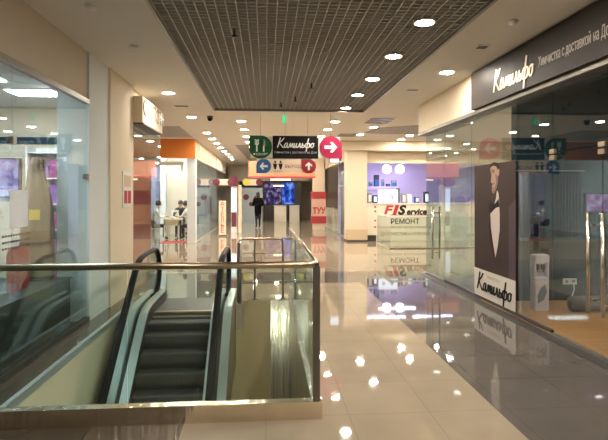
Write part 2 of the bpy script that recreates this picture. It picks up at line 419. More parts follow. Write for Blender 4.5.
struct('floor_lower', lf, 'cream_tile', 'tiled floor of the storey below, under the escalator opening', 'floor')

# ------------------------------------------------------------------ ceiling
GX0, GX1, GY0, GY1 = -1.12, 2.14, -5.6, 10.85
ce = MB()
ce.box(-9, GX0, Y0, Y1, HC, HC+0.2); ce.box(GX1, 9, Y0, Y1, HC, HC+0.2)
ce.box(GX0, GX1, Y0, GY0, HC, HC+0.2); ce.box(GX0, GX1, GY1, Y1, HC, HC+0.2)
struct('ceiling', ce, 'ceiling', 'matte beige plaster ceiling of the mall corridor', 'ceiling')
g = MB()
g.k = 2; g.box(GX0, GX1, GY0, GY1, HC+0.16, HC+0.2)
g.k = 1
y = GY0 + 0.04
while y < GY1:
    g.box(GX0, GX1, y, y+0.022, HC+0.044, HC+0.070); y += 0.088
g.k = 0
for i in range(33):
    x = GX0 + 0.03 + i*(GX1-GX0-0.06)/32
    g.box(x-0.0045, x+0.0045, GY0, GY1, HC+0.034, HC+0.046)
g.k = 3
for a in ((GX0, GX0+0.03, GY0, GY1), (GX1-0.03, GX1, GY0, GY1), (GX0, GX1, GY1-0.04, GY1), (GX0, GX1, GY0, GY0+0.03)):
    g.box(*a, HC-0.004, HC+0.12)
struct('ceiling_grille', g, ['grille_strip', 'grille_slat', 'grille_void', 'grey_metal'], 'recessed grey slatted grille panel in the middle of the ceiling', 'ceiling')
# smaller grey panels let into the ceiling
def flat_panel(name, poly, label):
    m = MB(); m.prism(poly, (0, 0, HC-0.012), UX, UY, (0, 0, -1), 0.0)
    m = MB(); m.prism(poly, (0, 0, HC-0.012), UX, UY, UZ, 0.011)
    struct(name, m, 'grille_panel', label, 'ceiling panel')
flat_panel('trim_1', [(-4.2, 13.4), (-2.28, 13.4), (-2.28, 15.9), (-4.2, 15.9)], 'grey ceiling panel over the opening left of the corridor')
flat_panel('trim_2', [(-1.12, 18.3), (-0.66, 18.3), (-0.43, 27), (-0.88, 27)], 'long narrow grey ceiling panel far down the corridor')
flat_panel('trim_3', [(2.86, 14.3), (3.05, 13.25), (3.9, 12.7), (5.2, 12.4), (5.2, 14.3), (4.5, 14.5), (3.6, 14.6), (3.1, 14.5)], 'curved grey ceiling panel over the opening right of the corridor')

# ------------------------------------------------------------------ left side walls
w = MB(); w.box(XL-0.12, XL, Y0, 6.5, 2.80, HC)
struct('wall_left', w, 'plaster', 'beige plaster bulkhead above the left shop window', 'wall')
w = MB(); w.box(-2.45, -2.25, 8.5, 10.85, 2.83, HC)
struct('wall_left_far', w, 'plaster', 'plaster bulkhead above the small glass shop past the pier', 'wall')
w = MB(); w.box(-2.62, -2.225, 6.5, 7.28, 0, HC)
struct('wall_pillar_left', w, 'palecol', 'pale grey pillar at the end of the left shop window', 'pillar')
w = MB(); w.box(-2.75, -2.2, 7.28, 8.5, 0, HC)
struct('wall_pier_left', w, 'cream', 'warm beige pier next to the pale pillar on the left', 'pillar')
# shop interior on the left
w = MB(); w.box(-7, -2.7, 8.38, 8.5, 0, 3.0); w.box(-7.1, -7, Y0, 8.5, 0, 3.0)
struct('wall_shop_left', w, 'plaster', 'beige back wall inside the left shop', 'wall')
w = MB(); w.box(-7, XL-0.12, Y0, 8.4, 3.0, 3.06)
struct('ceiling_shop_left', w, 'white', 'white suspended ceiling inside the left shop', 'ceiling')
def window(name, panes, matname, label, x=None):
    root = thing(name, label, 'window', (panes[0][0], panes[0][2], 0)); root['kind'] = 'structure'
    for p in panes:
        m = MB(); m.box(*p); part('pane', m, matname, root)
    return root
wl = window('window_1', [(XL-0.006, XL+0.006, a, b, 0.06, 2.74) for a, b in ((-6.9, -4.6), (-4.59, -2.3), (-2.29, 0.0), (0.01, 2.3), (2.31, 4.62), (4.63, 6.495))], 'glassL', 'tall frameless shop window along the left of the escalator opening')
m = MB(); m.box(XL-0.04, XL+0.03, Y0, 6.5, 2.74, 2.80); part('head_rail', m, 'grey_metal', wl)
m = MB(); m.box(XL-0.03, XL+0.03, Y0, 6.5, 0.0, 0.06); part('sill_channel', m, 'dark_trim', wl)
m = MB(); m.bevbox(XL-0.03, XL+0.03, 6.42, 6.495, 1.79, 1.86, 0.008); part('clamp', m, 'grey_metal', wl)
m = MB(); m.bevbox(XL-0.03, XL+0.03, 4.59, 4.66, 2.05, 2.12, 0.008); part('clamp', m, 'grey_metal', wl)

# red-poster shop past the pier
window('window_2', [(XL-0.006, XL+0.006, 8.52, 9.7, 0.05, 2.8), (XL-0.006, XL+0.006, 9.71, 10.85, 0.05, 2.8)], 'glassL', 'glass shop front beyond the beige pier on the left')
w = MB(); w.box(-4.6, -4.5, 8.5, 10.9, 0, HC); w.box(-4.5, -3.2, 10.8, 10.9, 2.7, HC)
struct('wall_red_shop', w, 'cream', 'cream back wall of the small shop past the beige pier', 'wall')
m = MB(); m.box(-2.245, -2.05, 8.51, 10.1, 2.80, 3.24); fa = solo('shop_fascia', m, 'cream', 'cream box fascia with thin dark letters above the left glass shop front', 'sign')
m = MB(); text_mb(m, 'САЛОН', 0.36, (-2.05, 9.35, 3.05), (0, 1, 0), UZ, UX, t=0.012, sx=1.25)
o = part('lettering', m, 'letter_dark', fa)
m = MB(); m.box(-2.245, -2.035, 8.51, 10.11, 2.775, 2.80); part('edge_trim', m, 'dark_trim', fa)

# ------------------------------------------------------------------ atelier block (left, far)
w = MB(); w.k = 1; w.box(-6.5, -2.3, 16.5, 16.62, 2.79, HC); w.k = 0; w.box(-2.42, -2.3, 16.62, 29.0, 2.79, HC)
for i in range(9):
    yy = 16.9 + i*0.52; w.box(-2.3, -2.245, yy, yy+0.12, 2.83, 3.30)
struct('wall_atelier', w, ['cream', 'orange'], 'orange and cream bulkhead over the tailoring shop', 'wall')
w = MB(); w.box(-6.5, -2.42, 24.9, 25.0, 0, HC); w.box(-6.6, -6.5, 16.5, 25, 0, HC); w.box(-6.5, -2.42, 16.62, 25, 3.2, 3.26)
struct('wall_atelier_back', w, 'white', 'white rear wall and ceiling inside the tailoring shop', 'wall')
w = MB(); w.box(-3.95, -2.95, 20.4, 20.6, 0, 3.2)
struct('wall_atelier_screen', w, 'plaster', 'pale beige partition behind the sewing table', 'wall')
w = MB(); w.box(-2.58, -2.31, 16.64, 16.95, 0, 2.79); w.box(-4.2, -3.97, 20.2, 20.45, 0, 3.2)
struct('wall_atelier_post', w, 'palecol', 'white corner posts of the tailoring shop', 'pillar')
w = MB(); w.box(-4.55, -4.25, 20.3, 20.36, 0.3, 2.7)
solo('hanging_drape', w, 'lav', 'narrow lilac drape behind the sewing table, left of the pale partition', 'drape')
window('window_3', [(-6.4, -4.2, 16.55, 16.562, 0.04, 2.79), (-4.19, -2.6, 16.55, 16.562, 0.04, 2.79), (-2.36, -2.348, 16.97, 19.8, 0.04, 2.79), (-2.36, -2.348, 19.81, 22.4, 0.04, 2.79), (-2.36, -2.348, 22.41, 25.0, 0.04, 2.79), (-2.36, -2.348, 25.01, 29, 0.04, 2.79)], 'glass', 'glass walls of the tailoring shop under the orange bulkhead')

# ------------------------------------------------------------------ right side
w = MB(); w.box(XR-0.01, XR+0.27, Y0, 9.95, 2.84, HC)
struct('wall_right', w, 'cream', 'cream bulkhead above the right shop windows', 'wall')
wr = window('window_4', [(XG-0.006, XG+0.006, a, b, 0.06, 2.78) for a, b in ((-6.9, -3.8), (-3.79, -0.6), (-0.59, 2.0), (2.01, 3.76), (5.46, 6.22), (6.23, 7.7), (7.71, 8.88))], 'glassR', 'tall dark shop window wall along the right of the corridor')
m = MB(); m.box(XG-0.006, XG+0.006, 3.77, 5.45, 2.09, 2.78); part('pane', m, 'glassR', wr)
m = MB(); m.box(XG-0.006, XG+0.006, 8.89, 9.95, 2.32, 2.78); part('pane', m, 'glassR', wr)
m = MB(); m.box(XG-0.17, XG+0.05, Y0, 9.96, 2.785, 2.84); part('head_rail', m, 'post', wr)
m = MB(); m.box(XG-0.16, XG-0.021, Y0, 9.95, 0, 0.008); m.box(XG-0.02, XG+0.02, Y0, 3.76, 0.025, 0.06); m.box(XG-0.02, XG+0.02, 5.46, 8.88, 0.025, 0.06); part('sill_channel', m, 'dark_trim', wr)
for yy in (5.45, 4.61):
    for zz in (2.02, 2.09):
        m = MB(); m.bevbox(XG-0.018, XG+0.018, yy-0.05, yy+0.05, zz-0.025, zz+0.025, 0.005); part('patch_fitting', m, 'rail', wr)
def door(name, y0, y1, z1, hy, hz0, hz1, label):
    root = thing(name, label, 'door', (XG, (y0+y1)/2, 0)); root['kind'] = 'structure'
    m = MB(); m.box(XG-0.006, XG+0.006, y0, y1, 0.02, z1); part('pane', m, 'glassR', root)
    for s in (-1, 1):
        m = MB(); m.tube([(XG+s*0.07, hy, hz0), (XG+s*0.07, hy, hz1)], 0.018, 10)
        for zz in (hz0+0.12, hz1-0.12): m.tube([(XG+s*0.006, hy, zz), (XG+s*0.07, hy, zz)], 0.010, 8)
        part('handle', m, 'steel', root)
    m = MB(); m.box(XG-0.02, XG+0.02, y0, y1, 0.004, 0.03); part('bottom_rail', m, 'grey_metal', root)
    return root
door('door_1', 4.61, 5.45, 2.07, 4.72, 0.43, 1.42, 'clear glass door with long bar handles in the right shop window, nearest the camera')
door('door_2', 3.77, 4.60, 2.07, 4.50, 0.43, 1.42, 'second leaf of the near glass double door on the right')
door('door_3', 8.89, 9.94, 2.30, 9.36, 0.37, 1.37, 'far clear glass door with bar handles at the end of the right shop window')
# interior of the dark shop
w = MB(); w.k = 0; w.box(3.75, 8.5, 7.25, 7.4, 0, 0.62); w.k = 1; w.box(3.75, 8.5, 7.235, 7.4, 0.62, 0.92); w.k = 2; w.box(3.75, 8.5, 7.25, 7.4, 0.92, HC)
struct('wall_shop_right', w, ['slate', 'brownband', 'slate_mid'], 'slate back wall with a brown band inside the right shop', 'wall')
w = MB(); w.box(8.5, 8.6, Y0, 7.4, 0, HC); w.box(XR+0.28, 8.5, Y0, 7.25, 3.1, 3.16)
struct('wall_shop_right_side', w, 'slate', 'dark far side wall and ceiling of the right shop', 'wall')
# right block beyond the side opening
w = MB(); w.k = 0; w.box(2.74, 3.41, 16.7, 17.4, 0.42, HC); w.k = 1; w.box(2.73, 3.42, 16.69, 17.41, 0.06, 0.42); w.k = 2; w.box(2.72, 3.43, 16.68, 17.42, 0, 0.06)
w.k = 0; w.box(2.66, 2.8, 17.4, 33, 2.75, HC)
for i in range(8): w.box(2.60, 2.66, 18.2+i*0.7, 18.36+i*0.7, 2.78, 3.2)
struct('wall_pillar_right', w, ['cream', 'creamlow', 'dark_trim'], 'square cream pillar right of the corridor with a tan dado', 'pillar')
window('window_5', [(2.694, 2.706, 17.45, 20.4, 0.04, 2.75), (2.694, 2.706, 20.41, 23.2, 0.04, 2.75), (2.694, 2.706, 23.21, 27, 0.04, 2.75), (2.694, 2.706, 27.01, 32.9, 0.04, 2.75)], 'glassfar', 'row of shop windows beyond the cream pillar')
w = MB(); w.k = 0; w.box(3.48, 8.9, 17.0, 17.15, 2.68, HC-0.01); w.box(2.3, 8.9, 16.5, 17.0, 3.08, HC-0.005)
struct('wall_repair_shop', w, 'cream', 'cream bulkhead and low beam over the gadget repair counter', 'wall')
w = MB(); w.box(3.40, 3.47, 17.42, 20.6, 0, HC)
struct('wall_repair_side', w, 'lav', 'side wall of the gadget repair kiosk with lavender light put into its colour', 'wall')
w = MB(); w.box(3.0, 8.9, 20.6, 20.7, 0, HC)
struct('wall_repair_back', w, 'lav', 'lavender-lit back wall behind the gadget repair counter, that light also put into its colour', 'wall')
w = MB(); w.box(3.47, 8.9, 17.15, 20.6, 2.95, 3.0)
struct('ceiling_repair_shop', w, 'white', 'white ceiling inside the gadget repair kiosk', 'ceiling')
m = MB(); m.box(3.415, 3.475, 16.98, 17.05, 1.28, 2.68)
struct('trim_4', m, 'dark_trim', 'dark vertical frame beside the repair counter opening', 'frame')
# outer closures: side corridors, far end, behind the camera
w = MB(); w.box(-9.1, -9, 8.5, 34, T, HC); struct('wall_side_left', w, 'cream', 'cream wall closing the side passage on the left', 'wall')
w = MB(); w.box(9, 9.1, Y0, 34, T, HC); struct('wall_side_right', w, 'cream', 'cream wall closing the side passage on the right', 'wall')
w = MB(); w.box(-9, 9, 33.5, 33.6, 0, HC); w.box(-2.3, 2.7, 31.2, 31.4, 2.45, HC)
struct('wall_far', w, 'plaster', 'far end wall of the mall corridor', 'wall')
w = MB(); w.box(-9, 9, Y0-0.1, Y0, T, HC); struct('wall_rear', w, 'cream', 'cream wall behind the photographer', 'wall')

# ------------------------------------------------------------------ escalator opening
w = MB(); w.box(PX0-0.05, PX0+0.012, PY0, PY1, -4.19, -0.004)
struct('wall_pit_left', w, 'pitwall_left', 'beige side wall of the escalator opening, left', 'wall')
w = MB(); w.box(PX0+0.012, 0.07, PY1-0.012, PY1+0.05, -4.19, -0.004)
struct('wall_pit_far', w, 'pitwall', 'beige far wall of the escalator opening', 'wall')
w = MB(); w.box(0.07, PX1, PY1-0.02, PY1+0.05, -4.19, -0.004); w.box(PX1-0.012, PX1+0.05, PY0, PY1, -4.19, -0.004)
struct('wall_pit_right', w, 'clad', 'streaky stainless steel cladding on the right of the escalator opening', 'wall')
m = MB(); m.box(PX0-0.02, PX0+0.025, PY0, PY1, -0.06, 0.012)
struct('trim_5', m, 'deck', 'silver edge strip along the left of the escalator opening', 'trim')

def softp(t, k=0.16): return (t + math.sqrt(t*t + k*k))/2
SL = 0.90
def P(yy): return -SL*softp(6.52 - yy)
YS = [2.45 + i*0.15 for i in range(22)] + [5.7 + i*0.1 for i in range(21)]     # 2.45 .. 7.7
es = thing('escalator', 'escalator with black handrails and dark grey steps going down towards the camera', 'escalator', (-1.08, 6.9, 0))
SX0, SX1 = -1.50, -0.70
for k in range(19):
    ya = 6.9 - 0.20*(k+1); yb = 6.9 - 0.20*k
    zt = P(ya + 0.1); zb = P(ya - 0.1) - 0.02
    m = MB(); rings = []
    prof = [(ya-0.004, zb), (ya-0.004, zt-0.012), (ya+0.006, zt), (yb, zt), (yb, zt-0.03), (ya+0.03, zb)]
    m.loft([[(x, a, b) for a, b in prof] for x in (SX0, SX1)])
    n = 26
    for i in range(n):
        x = SX0 + 0.012 + i*(SX1-SX0-0.024)/(n-1)
        m.box(x-0.005, x+0.005, ya-0.010, ya-0.003, zb, zt-0.014)
        m.box(x-0.005, x+0.005, ya+0.008, yb-0.002, zt, zt+0.006)
    part('step', m, 'tread', es)
m = MB(); m.box(SX0-0.1, SX1+0.12, 6.92, 7.78, -0.05, 0.012); part('landing_plate', m, 'plate', es)
m = MB(); m.box(SX0, SX1, 6.87, 6.93, -0.03, 0.018)
for i in range(28):
    x = SX0 + 0.01 + i*(SX1-SX0-0.02)/27; m.box(x-0.006, x+0.006, 6.83, 6.88, -0.01, 0.010)
part('comb_plate', m, 'rail', es)
for s, xi in ((-1, SX0), (1, SX1)):
    X = lambda d: xi + s*d
    m = MB(); m.sweep(X(0.0), X(0.015), [y for y in YS], lambda y: P(y)+0.15, lambda y: P(y)-0.25); part('skirt_panel', m, 'dark_trim', es)
    m = MB(); m.sweep(X(0.0), X(0.10), YS, lambda y: P(y)+0.17, lambda y: P(y)+0.13)
    m.loft([[(X(0.0), 7.70, 0.15), (X(0.10), 7.70, 0.15), (X(0.10), 7.70, 0.17), (X(0.0), 7.70, 0.17)], [(X(0.01), 7.86, 0.02), (X(0.09), 7.86, 0.02), (X(0.09), 7.86, 0.04), (X(0.01), 7.86, 0.04)]])
    part('inner_deck', m, 'deck', es)
    m = MB(); m.sweep(X(0.155), X(0.255), YS, lambda y: P(y)+0.17, lambda y: P(y)+0.10)
    m.loft([[(X(0.155), 7.70, 0.10), (X(0.255), 7.70, 0.10), (X(0.255), 7.70, 0.17), (X(0.155), 7.70, 0.17)], [(X(0.165), 7.86, 0.0), (X(0.245), 7.86, 0.0), (X(0.245), 7.86, 0.03), (X(0.165), 7.86, 0.03)]])
    part('outer_deck', m, 'deck', es)
    m = MB(); m.sweep(X(0.10), X(0.155), YS, lambda y: P(y)+0.13, lambda y: P(y)+0.08); part('glass_slot', m, 'dark_trim', es)
    m = MB(); m.sweep(X(0.20), X(0.25), YS, lambda y: P(y)+0.10, lambda y: P(y)-0.95); part('truss_side', m, 'truss', es)
    gy = [y for y in YS if y <= 7.45]
    m = MB(); m.sweep(X(0.120), X(0.132), gy, lambda y: P(y)+0.77, lambda y: P(y)+0.12)
    cyc = [(7.45 + 0.30*math.cos(a), 0.455 + 0.315*math.sin(a)) for a in [math.radians(-90 + 15*i) for i in range(13)]]
    m.loft([[(x, a, b) for a, b in cyc] for x in (X(0.120), X(0.132))])
    part('glass_panel', m, 'railglass', es)
    xh = X(0.126)
    path = [(xh, y, P(y)+0.80) for y in YS if y <= 7.42] + [(xh, 7.45 + 0.33*math.cos(a), 0.47 + 0.33*math.sin(a)) for a in [math.radians(88 - 16*i) for i in range(12)]] + [(xh, 7.30, 0.15)]
    m = MB(); m.tube(path, 0.036, 10, (1.15, 0.72)); part('handrail', m, 'rubber', es)

# ------------------------------------------------------------------ guard rails
gr = thing('guard_railing', 'glass guard railing with a bronze-coloured round top rail around the escalator opening, nearest the camera', 'railing', (-0.9, 3.64, 0))
m = MB(); m.tube([(-2.23, 3.555, 1.10), (0.33, 3.555, 1.10), (0.36, 3.575, 1.10)], 0.024, 12); part('top_rail', m, 'rail', gr)
m = MB(); m.tube([(0.36, 3.555, 1.10), (0.36, 7.46, 1.10)], 0.022, 12); part('top_rail', m, 'rail', gr)
for a, b in ((-2.22, -0.97), (-0.96, 0.33)):
    m = MB(); m.box(a, b, 3.57, 3.582, 0.12, 1.085); part('glass_panel', m, 'railglass', gr)
for a, b in ((3.60, 5.5), (5.51, 7.44)):
    m = MB(); m.box(0.354, 0.366, a, b, 0.12, 1.085); part('glass_panel', m, 'railglass', gr)
m = MB(); m.box(0.335, 0.385, 3.55, 3.595, 0.12, 1.09); part('corner_post', m, 'post', gr)
m = MB(); m.box(-2.23, 0.40, 3.54, 3.615, 0.0, 0.125); part('base_channel', m, 'steel', gr)
m = MB(); m.box(0.33, 0.40, 3.615, 7.5, 0.0, 0.10); part('base_channel', m, 'clad', gr)
g2 = thing('tube_railing', 'low bronze tube railing with thin posts at the far edge of the escalator opening', 'railing', (0, 7.66, 0))
m = MB(); m.tube([(-0.39, 7.40, 0.88), (-0.39, 7.52, 0.905), (-0.375, 7.62, 0.92), (-0.33, 7.68, 0.92), (0.24, 7.68, 0.92)], 0.02, 10); part('top_rail', m, 'rail', g2)
m = MB(); m.tube([(0.30, 7.68, 0.92), (0.49, 7.68, 0.92)], 0.02, 10); part('top_rail', m, 'rail', g2)
m = MB(); m.tube([(-0.39, 7.40, -0.02), (-0.39, 7.40, 0.89)], 0.035, 10); m.box(-0.435, -0.345, 7.36, 7.44, -0.38, -0.0); part('post', m, 'post', g2)
for x in (-0.17, 0.26, 0.48):
    m = MB(); m.tube([(x, 7.68, 0.0), (x, 7.68, 0.91)], 0.017, 8); m.cyl(x, 7.68, 0, 0.015, 0.04, 12); part('post', m, 'post', g2)
for zz in (0.70, 0.28):
    m = MB(); m.tube([(-0.36, 7.66, zz), (0.48, 7.68, zz)], 0.006, 6); part('cross_wire', m, 'rail', g2)
g3 = thing('side_glass_railing', 'low glass railing with a pale top in front of the gadget repair counter', 'railing', (4.8, 14.5, 0))
m = MB(); m.box(3.62, 6.8, 14.47, 14.53, 0.94, 0.985); m.box(3.62, 3.68, 14.5, 16.2, 0.94, 0.985); part('top_rail', m, 'white', g3)
for a, b in ((3.64, 4.05), (4.06, 4.9), (4.91, 5.8), (5.81, 6.78)):
    m = MB(); m.box(a, b, 14.494, 14.506, 0.02, 0.94); part('glass_panel', m, 'railglass', g3)
m = MB(); m.box(3.644, 3.656, 14.52, 16.2, 0.02, 0.94); part('glass_panel', m, 'railglass', g3)
m = MB(); m.box(3.62, 6.8, 14.47, 14.53, 0, 0.03); part('base_channel', m, 'steel', g3)

# ------------------------------------------------------------------ shop signs and posters on the right
sg = solo('storefront_sign', MB().box(XR-0.07, XR-0.012, -2.0, 7.20, 2.845, HC-0.02), 'signdark', 'long charcoal fascia sign with script and plain lettering above the right shop', 'sign')
m = MB(); script_mb(m, 0.29, (XR-0.072, 6.45, 2.96), (0, -1, 0), UZ, (-1, 0, 0), pen=0.036, sx=0.95); part('script_lettering', m, 'letter_gold', sg, 'glowing champagne brush-script word')
m = MB(); text_mb(m, 'Химчистка с доставкой на Дом', 0.155, (XR-0.07, 5.36, 3.065), (0, -1, 0), UZ, (-1, 0, 0), 'LEFT', 0.004, 0.51); part('lettering', m, 'letter_grey', sg, 'thin grey lettering')

po = solo('tuxedo_poster', MB().box(XG-0.022, XG-0.010, 6.26, 7.54, 0.065, 2.04), 'poster', 'tall dark brown poster of a man in a tuxedo stuck on the right shop window', 'poster')
N_ = (-1, 0, 0)
def onposter(name, polys, mt, lay, label=None, raw=False):
    m = MB()
    for pl in polys:   # polygons given as (y, z) on the window plane
        m.prism([(-a, b) if raw else (-a*1.05, 1.6 + (b-1.6)*1.05 if b > 0.1 else 0.07) for a, b in pl], (XG-0.022-0.0012*lay, 0, 0), (0, -1, 0), UZ, N_, 0.0012)
    return part(name, m, mt, po, label)
onposter('footer_panel', [[(7.18, 0.07), (5.96, 0.07), (5.96, 0.53), (7.18, 0.53)]], 'posterwhite', 0, 'pale lower strip with black script')
onposter('printed_backdrop', [[(6.13, 0.53), (5.96, 0.53), (5.96, 1.55), (6.13, 1.45)]], 'poster_edge', 0)
onposter('printed_face', [[(6.98, 2.0), (6.9, 2.02), (6.8, 2.02), (6.75, 1.98), (6.71, 1.96), (6.71, 1.89), (6.75, 1.85), (6.75, 1.78), (6.77, 1.72), (6.83, 1.65), (6.88, 1.61), (6.93, 1.63), (6.94, 1.67), (6.92, 1.69), (6.95, 1.71), (6.92, 1.73), (6.93, 1.76), (6.97, 1.78), (6.96, 1.83), (6.95, 1.89), (6.99, 1.95)]], 'skinprint', 0, raw=True)
onposter('printed_shadow', [[(6.97, 1.96), (6.87, 1.96), (6.84, 1.93), (6.87, 1.9), (6.94, 1.91), (6.97, 1.94)], [(6.92, 1.76), (6.85, 1.77), (6.84, 1.75), (6.91, 1.74)], [(6.94, 1.7), (6.86, 1.7), (6.85, 1.69), (6.92, 1.69)], [(6.83, 1.89), (6.75, 1.85), (6.75, 1.78), (6.77, 1.72), (6.83, 1.65), (6.87, 1.61), (6.85, 1.7), (6.8, 1.76)], [(6.91, 1.68), (6.86, 1.67), (6.88, 1.61), (6.92, 1.63)]], 'skindark', 1, raw=True)
onposter('printed_ear', [[(6.75, 1.96), (6.72, 1.95), (6.72, 1.89), (6.75, 1.87)]], 'skinprint', 2, raw=True)
onposter('printed_hair', [[(7.0, 1.99), (6.97, 2.04), (6.87, 2.06), (6.75, 2.04), (6.7, 1.99), (6.69, 1.95), (6.72, 1.96), (6.75, 1.94), (6.77, 1.97), (6.81, 2.0), (6.9, 2.01), (6.96, 1.99)]], 'printhair', 3, raw=True)
onposter('printed_shirt', [[(6.78, 1.66), (6.74, 1.62), (6.72, 1.52), (6.7, 1.32), (6.7, 1.11), (6.76, 0.88), (6.83, 0.71), (6.9, 0.9), (6.97, 1.12), (6.99, 1.3), (6.98, 1.36), (6.87, 1.44), (6.81, 1.55)]], 'printwhite', 0, raw=True)
onposter('printed_bow_tie', [[(7.01, 1.48), (6.97, 1.49), (6.86, 1.46), (6.73, 1.54), (6.71, 1.43), (6.82, 1.41), (6.97, 1.33), (7.02, 1.36)]], 'black', 1, raw=True)
onposter('printed_lapel', [[(6.98, 1.29), (6.97, 1.12), (6.9, 0.9), (6.83, 0.7), (6.9, 0.75), (7.0, 0.94), (7.04, 1.14)]], 'printhair', 2, raw=True)
m = MB(); script_mb(m, 0.265, (XG-0.024, 7.42, 0.175), (0, -1, 0), UZ, N_, pen=0.046, sx=1.12); part('script_lettering', m, 'black', po, 'black brush-script word')
m = MB(); text_mb(m, 'Химчистка', 0.085, (XG-0.024, 6.91, 0.395), (0, -1, 0), UZ, N_, 'CENTER', 0.002, 0.9); part('lettering', m, 'letter_grey', po)

# ------------------------------------------------------------------ hanging direction signs
def hang(x, y, z0, name, root):
    m = MB(); m.tube([(x, y, z0), (x, y, HC)], 0.004, 6); part(name, m, 'grey_metal', root)
YB = 11.0
s1 = thing('hanging_sign', 'upper hanging direction sign with green, black and crimson panels', 'sign', (0.65, YB, 2.4))
m = MB(); m.box(-0.34, 1.64, YB+0.002, YB+0.016, 2.40, 2.88); part('backing_board', m, 'frost', s1)
pn = part('food_court_panel', MB().prism(rounded(0.50, 0.50, 0.235, (1, 1, 1, 0)), (-0.37, YB, 2.39), UX, UZ, FACE, 0.02), 'green', s1, 'green leaf-shaped panel with fork and knife')
m = MB()
for cx_ in (-0.20, -0.05):
    m.box(cx_-0.016, cx_+0.016, YB-0.024, YB-0.019, 2.54, 2.80)
for d in (-0.036, 0.036): m.box(-0.20+d-0.008, -0.20+d+0.008, YB-0.024, YB-0.019, 2.71, 2.81)
m.box(-0.244, -0.156, YB-0.024, YB-0.019, 2.69, 2.715); m.prism([(-0.066, 2.66), (-0.02, 2.66), (-0.02, 2.78), (-0.045, 2.81), (-0.066, 2.80)], (0, YB-0.019, 0), UX, UZ, FACE, 0.005)
text_mb(m, 'ФУДКОРТ', 0.066, (-0.12, YB-0.02, 2.48), UX, UZ, FACE, t=0.004); part('pictogram', m, 'white_print', pn)
pn = part('shop_panel', MB().box(0.145, 1.15, YB-0.02, YB, 2.39, 2.89), 'black', s1, 'black panel with white brush-script word')
m = MB(); script_mb(m, 0.225, (0.25, YB-0.02, 2.63), UX, UZ, FACE, pen=0.042, sx=1.0); part('script_lettering', m, 'white_print', pn)
m = MB(); text_mb(m, 'Химчистка с доставкой на Дом', 0.075, (0.65, YB-0.02, 2.525), UX, UZ, FACE, t=0.003, sx=0.82); part('lettering', m, 'letter_grey', pn)
pn = part('arrow_panel', MB().prism(rounded(0.50, 0.50, 0.245, (1, 0, 1, 1)), (1.18, YB, 2.39), UX, UZ, FACE, 0.02), 'pink', s1, 'crimson round panel with white arrow')
part('arrow', MB().prism(arrow_poly('R', 0.28), (1.43, YB-0.02, 2.645), UX, UZ, FACE, 0.005), 'white_print', pn)
for x in (-0.12, 0.42, 0.92, 1.42): hang(x, YB+0.01, 2.88, 'suspension_wire', s1)
s2 = thing('hanging_sign', 'lower hanging sign with blue and red arrows, toilet pictogram and exit lettering', 'sign', (0.45, YB, 2.06))
m = MB(); m.box(-0.20, 1.08, YB-0.008, YB+0.008, 2.07, 2.375); part('backing_board', m, 'signcream', s2)
pn = part('arrow_panel', MB().prism(rounded(0.325, 0.31, 0.15, (0, 1, 1, 1)), (-0.215, YB-0.008, 2.066), UX, UZ, FACE, 0.016), 'blue', s2, 'blue round panel with white left arrow')
part('arrow', MB().prism(arrow_poly('L', 0.18), (-0.05, YB-0.024, 2.22), UX, UZ, FACE, 0.005), 'white_print', pn)
pn = part('arrow_panel', MB().prism(rounded(0.325, 0.31, 0.15, (1, 1, 1, 0)), (0.775, YB-0.008, 2.066), UX, UZ, FACE, 0.016), 'red', s2, 'red round panel with white up arrow')
part('arrow', MB().prism(arrow_poly('U', 0.18), (0.94, YB-0.024, 2.225), UX, UZ, FACE, 0.005), 'white_print', pn)
m = MB()
for x in (0.20, 0.32):
    m.prism(circle(0.024, 12, x, 2.315), (0, YB-0.008, 0), UX, UZ, FACE, 0.004)
    m.prism([(x-0.045, 2.28), (x+0.045, 2.28), (x+0.03, 2.20), (x+0.015, 2.15), (x-0.015, 2.15), (x-0.03, 2.20)], (0, YB-0.008, 0), UX, UZ, FACE, 0.004)
text_mb(m, 'ТУАЛЕТ', 0.05, (0.26, YB-0.008, 2.11), UX, UZ, FACE, t=0.003); part('pictogram', m, 'black', s2)
m = MB(); text_mb(m, 'ВЫХОД', 0.095, (0.59, YB-0.008, 2.215), UX, UZ, FACE, t=0.003); part('lettering', m, 'red', s2)
for x in (0.0, 0.95): part('suspension_wire', MB().tube([(x, YB+0.005, 2.37), (x, YB+0.005, 2.3895)], 0.005, 6), 'grey_metal', s2)
ex = solo('exit_sign', MB().box(0.355, 0.445, 10.93, 10.95, 3.17, 3.34), 'exit_green', 'small glowing green exit sign hanging at the end of the ceiling grille', 'sign')
m = MB(); m.box(0.39, 0.41, 10.925, 10.932, 3.20, 3.31); m.prism(circle(0.012, 8, 0.40, 3.32), (0, 10.932, 0), UX, UZ, FACE, 0.004); part('running_figure', m, 'white_print', ex)
m = MB(); m.tube([(0.40, 10.94, 3.33), (0.40, 10.94, HC)], 0.005, 6); part('hanger_rod', m, 'grey_metal', ex)
cb = solo('hanging_banner', MB().box(-0.62, 1.78, 18.0, 18.06, 2.20, 2.80), 'coral', 'wide coral banner hanging across the corridor behind the direction signs', 'banner')
m = MB(); m.box(-0.62, 1.78, 17.994, 18.0, 2.20, 2.25); part('lower_border', m, 'redmat', cb)
for x in (-0.4, 1.6):
    m = MB(); m.tube([(x, 18.03, 2.79), (x, 18.03, HC)], 0.006, 6); part('suspension_wire', m, 'grey_metal', cb)
hl = solo('hanging_lamp_bar', MB().box(0.10, 0.98, 18.6, 18.75, 2.12, 2.19), 'dark_trim', 'black lamp bar hanging below the coral banner', 'lamp')
part('diffuser', MB().box(0.16, 0.92, 18.58, 18.6, 2.13, 2.18), 'warmstrip', hl)
for x in (0.2, 0.88): part('suspension_wire', MB().tube([(x, 18.67, 2.18), (x, 18.67, HC)], 0.006, 6), 'grey_metal', hl)

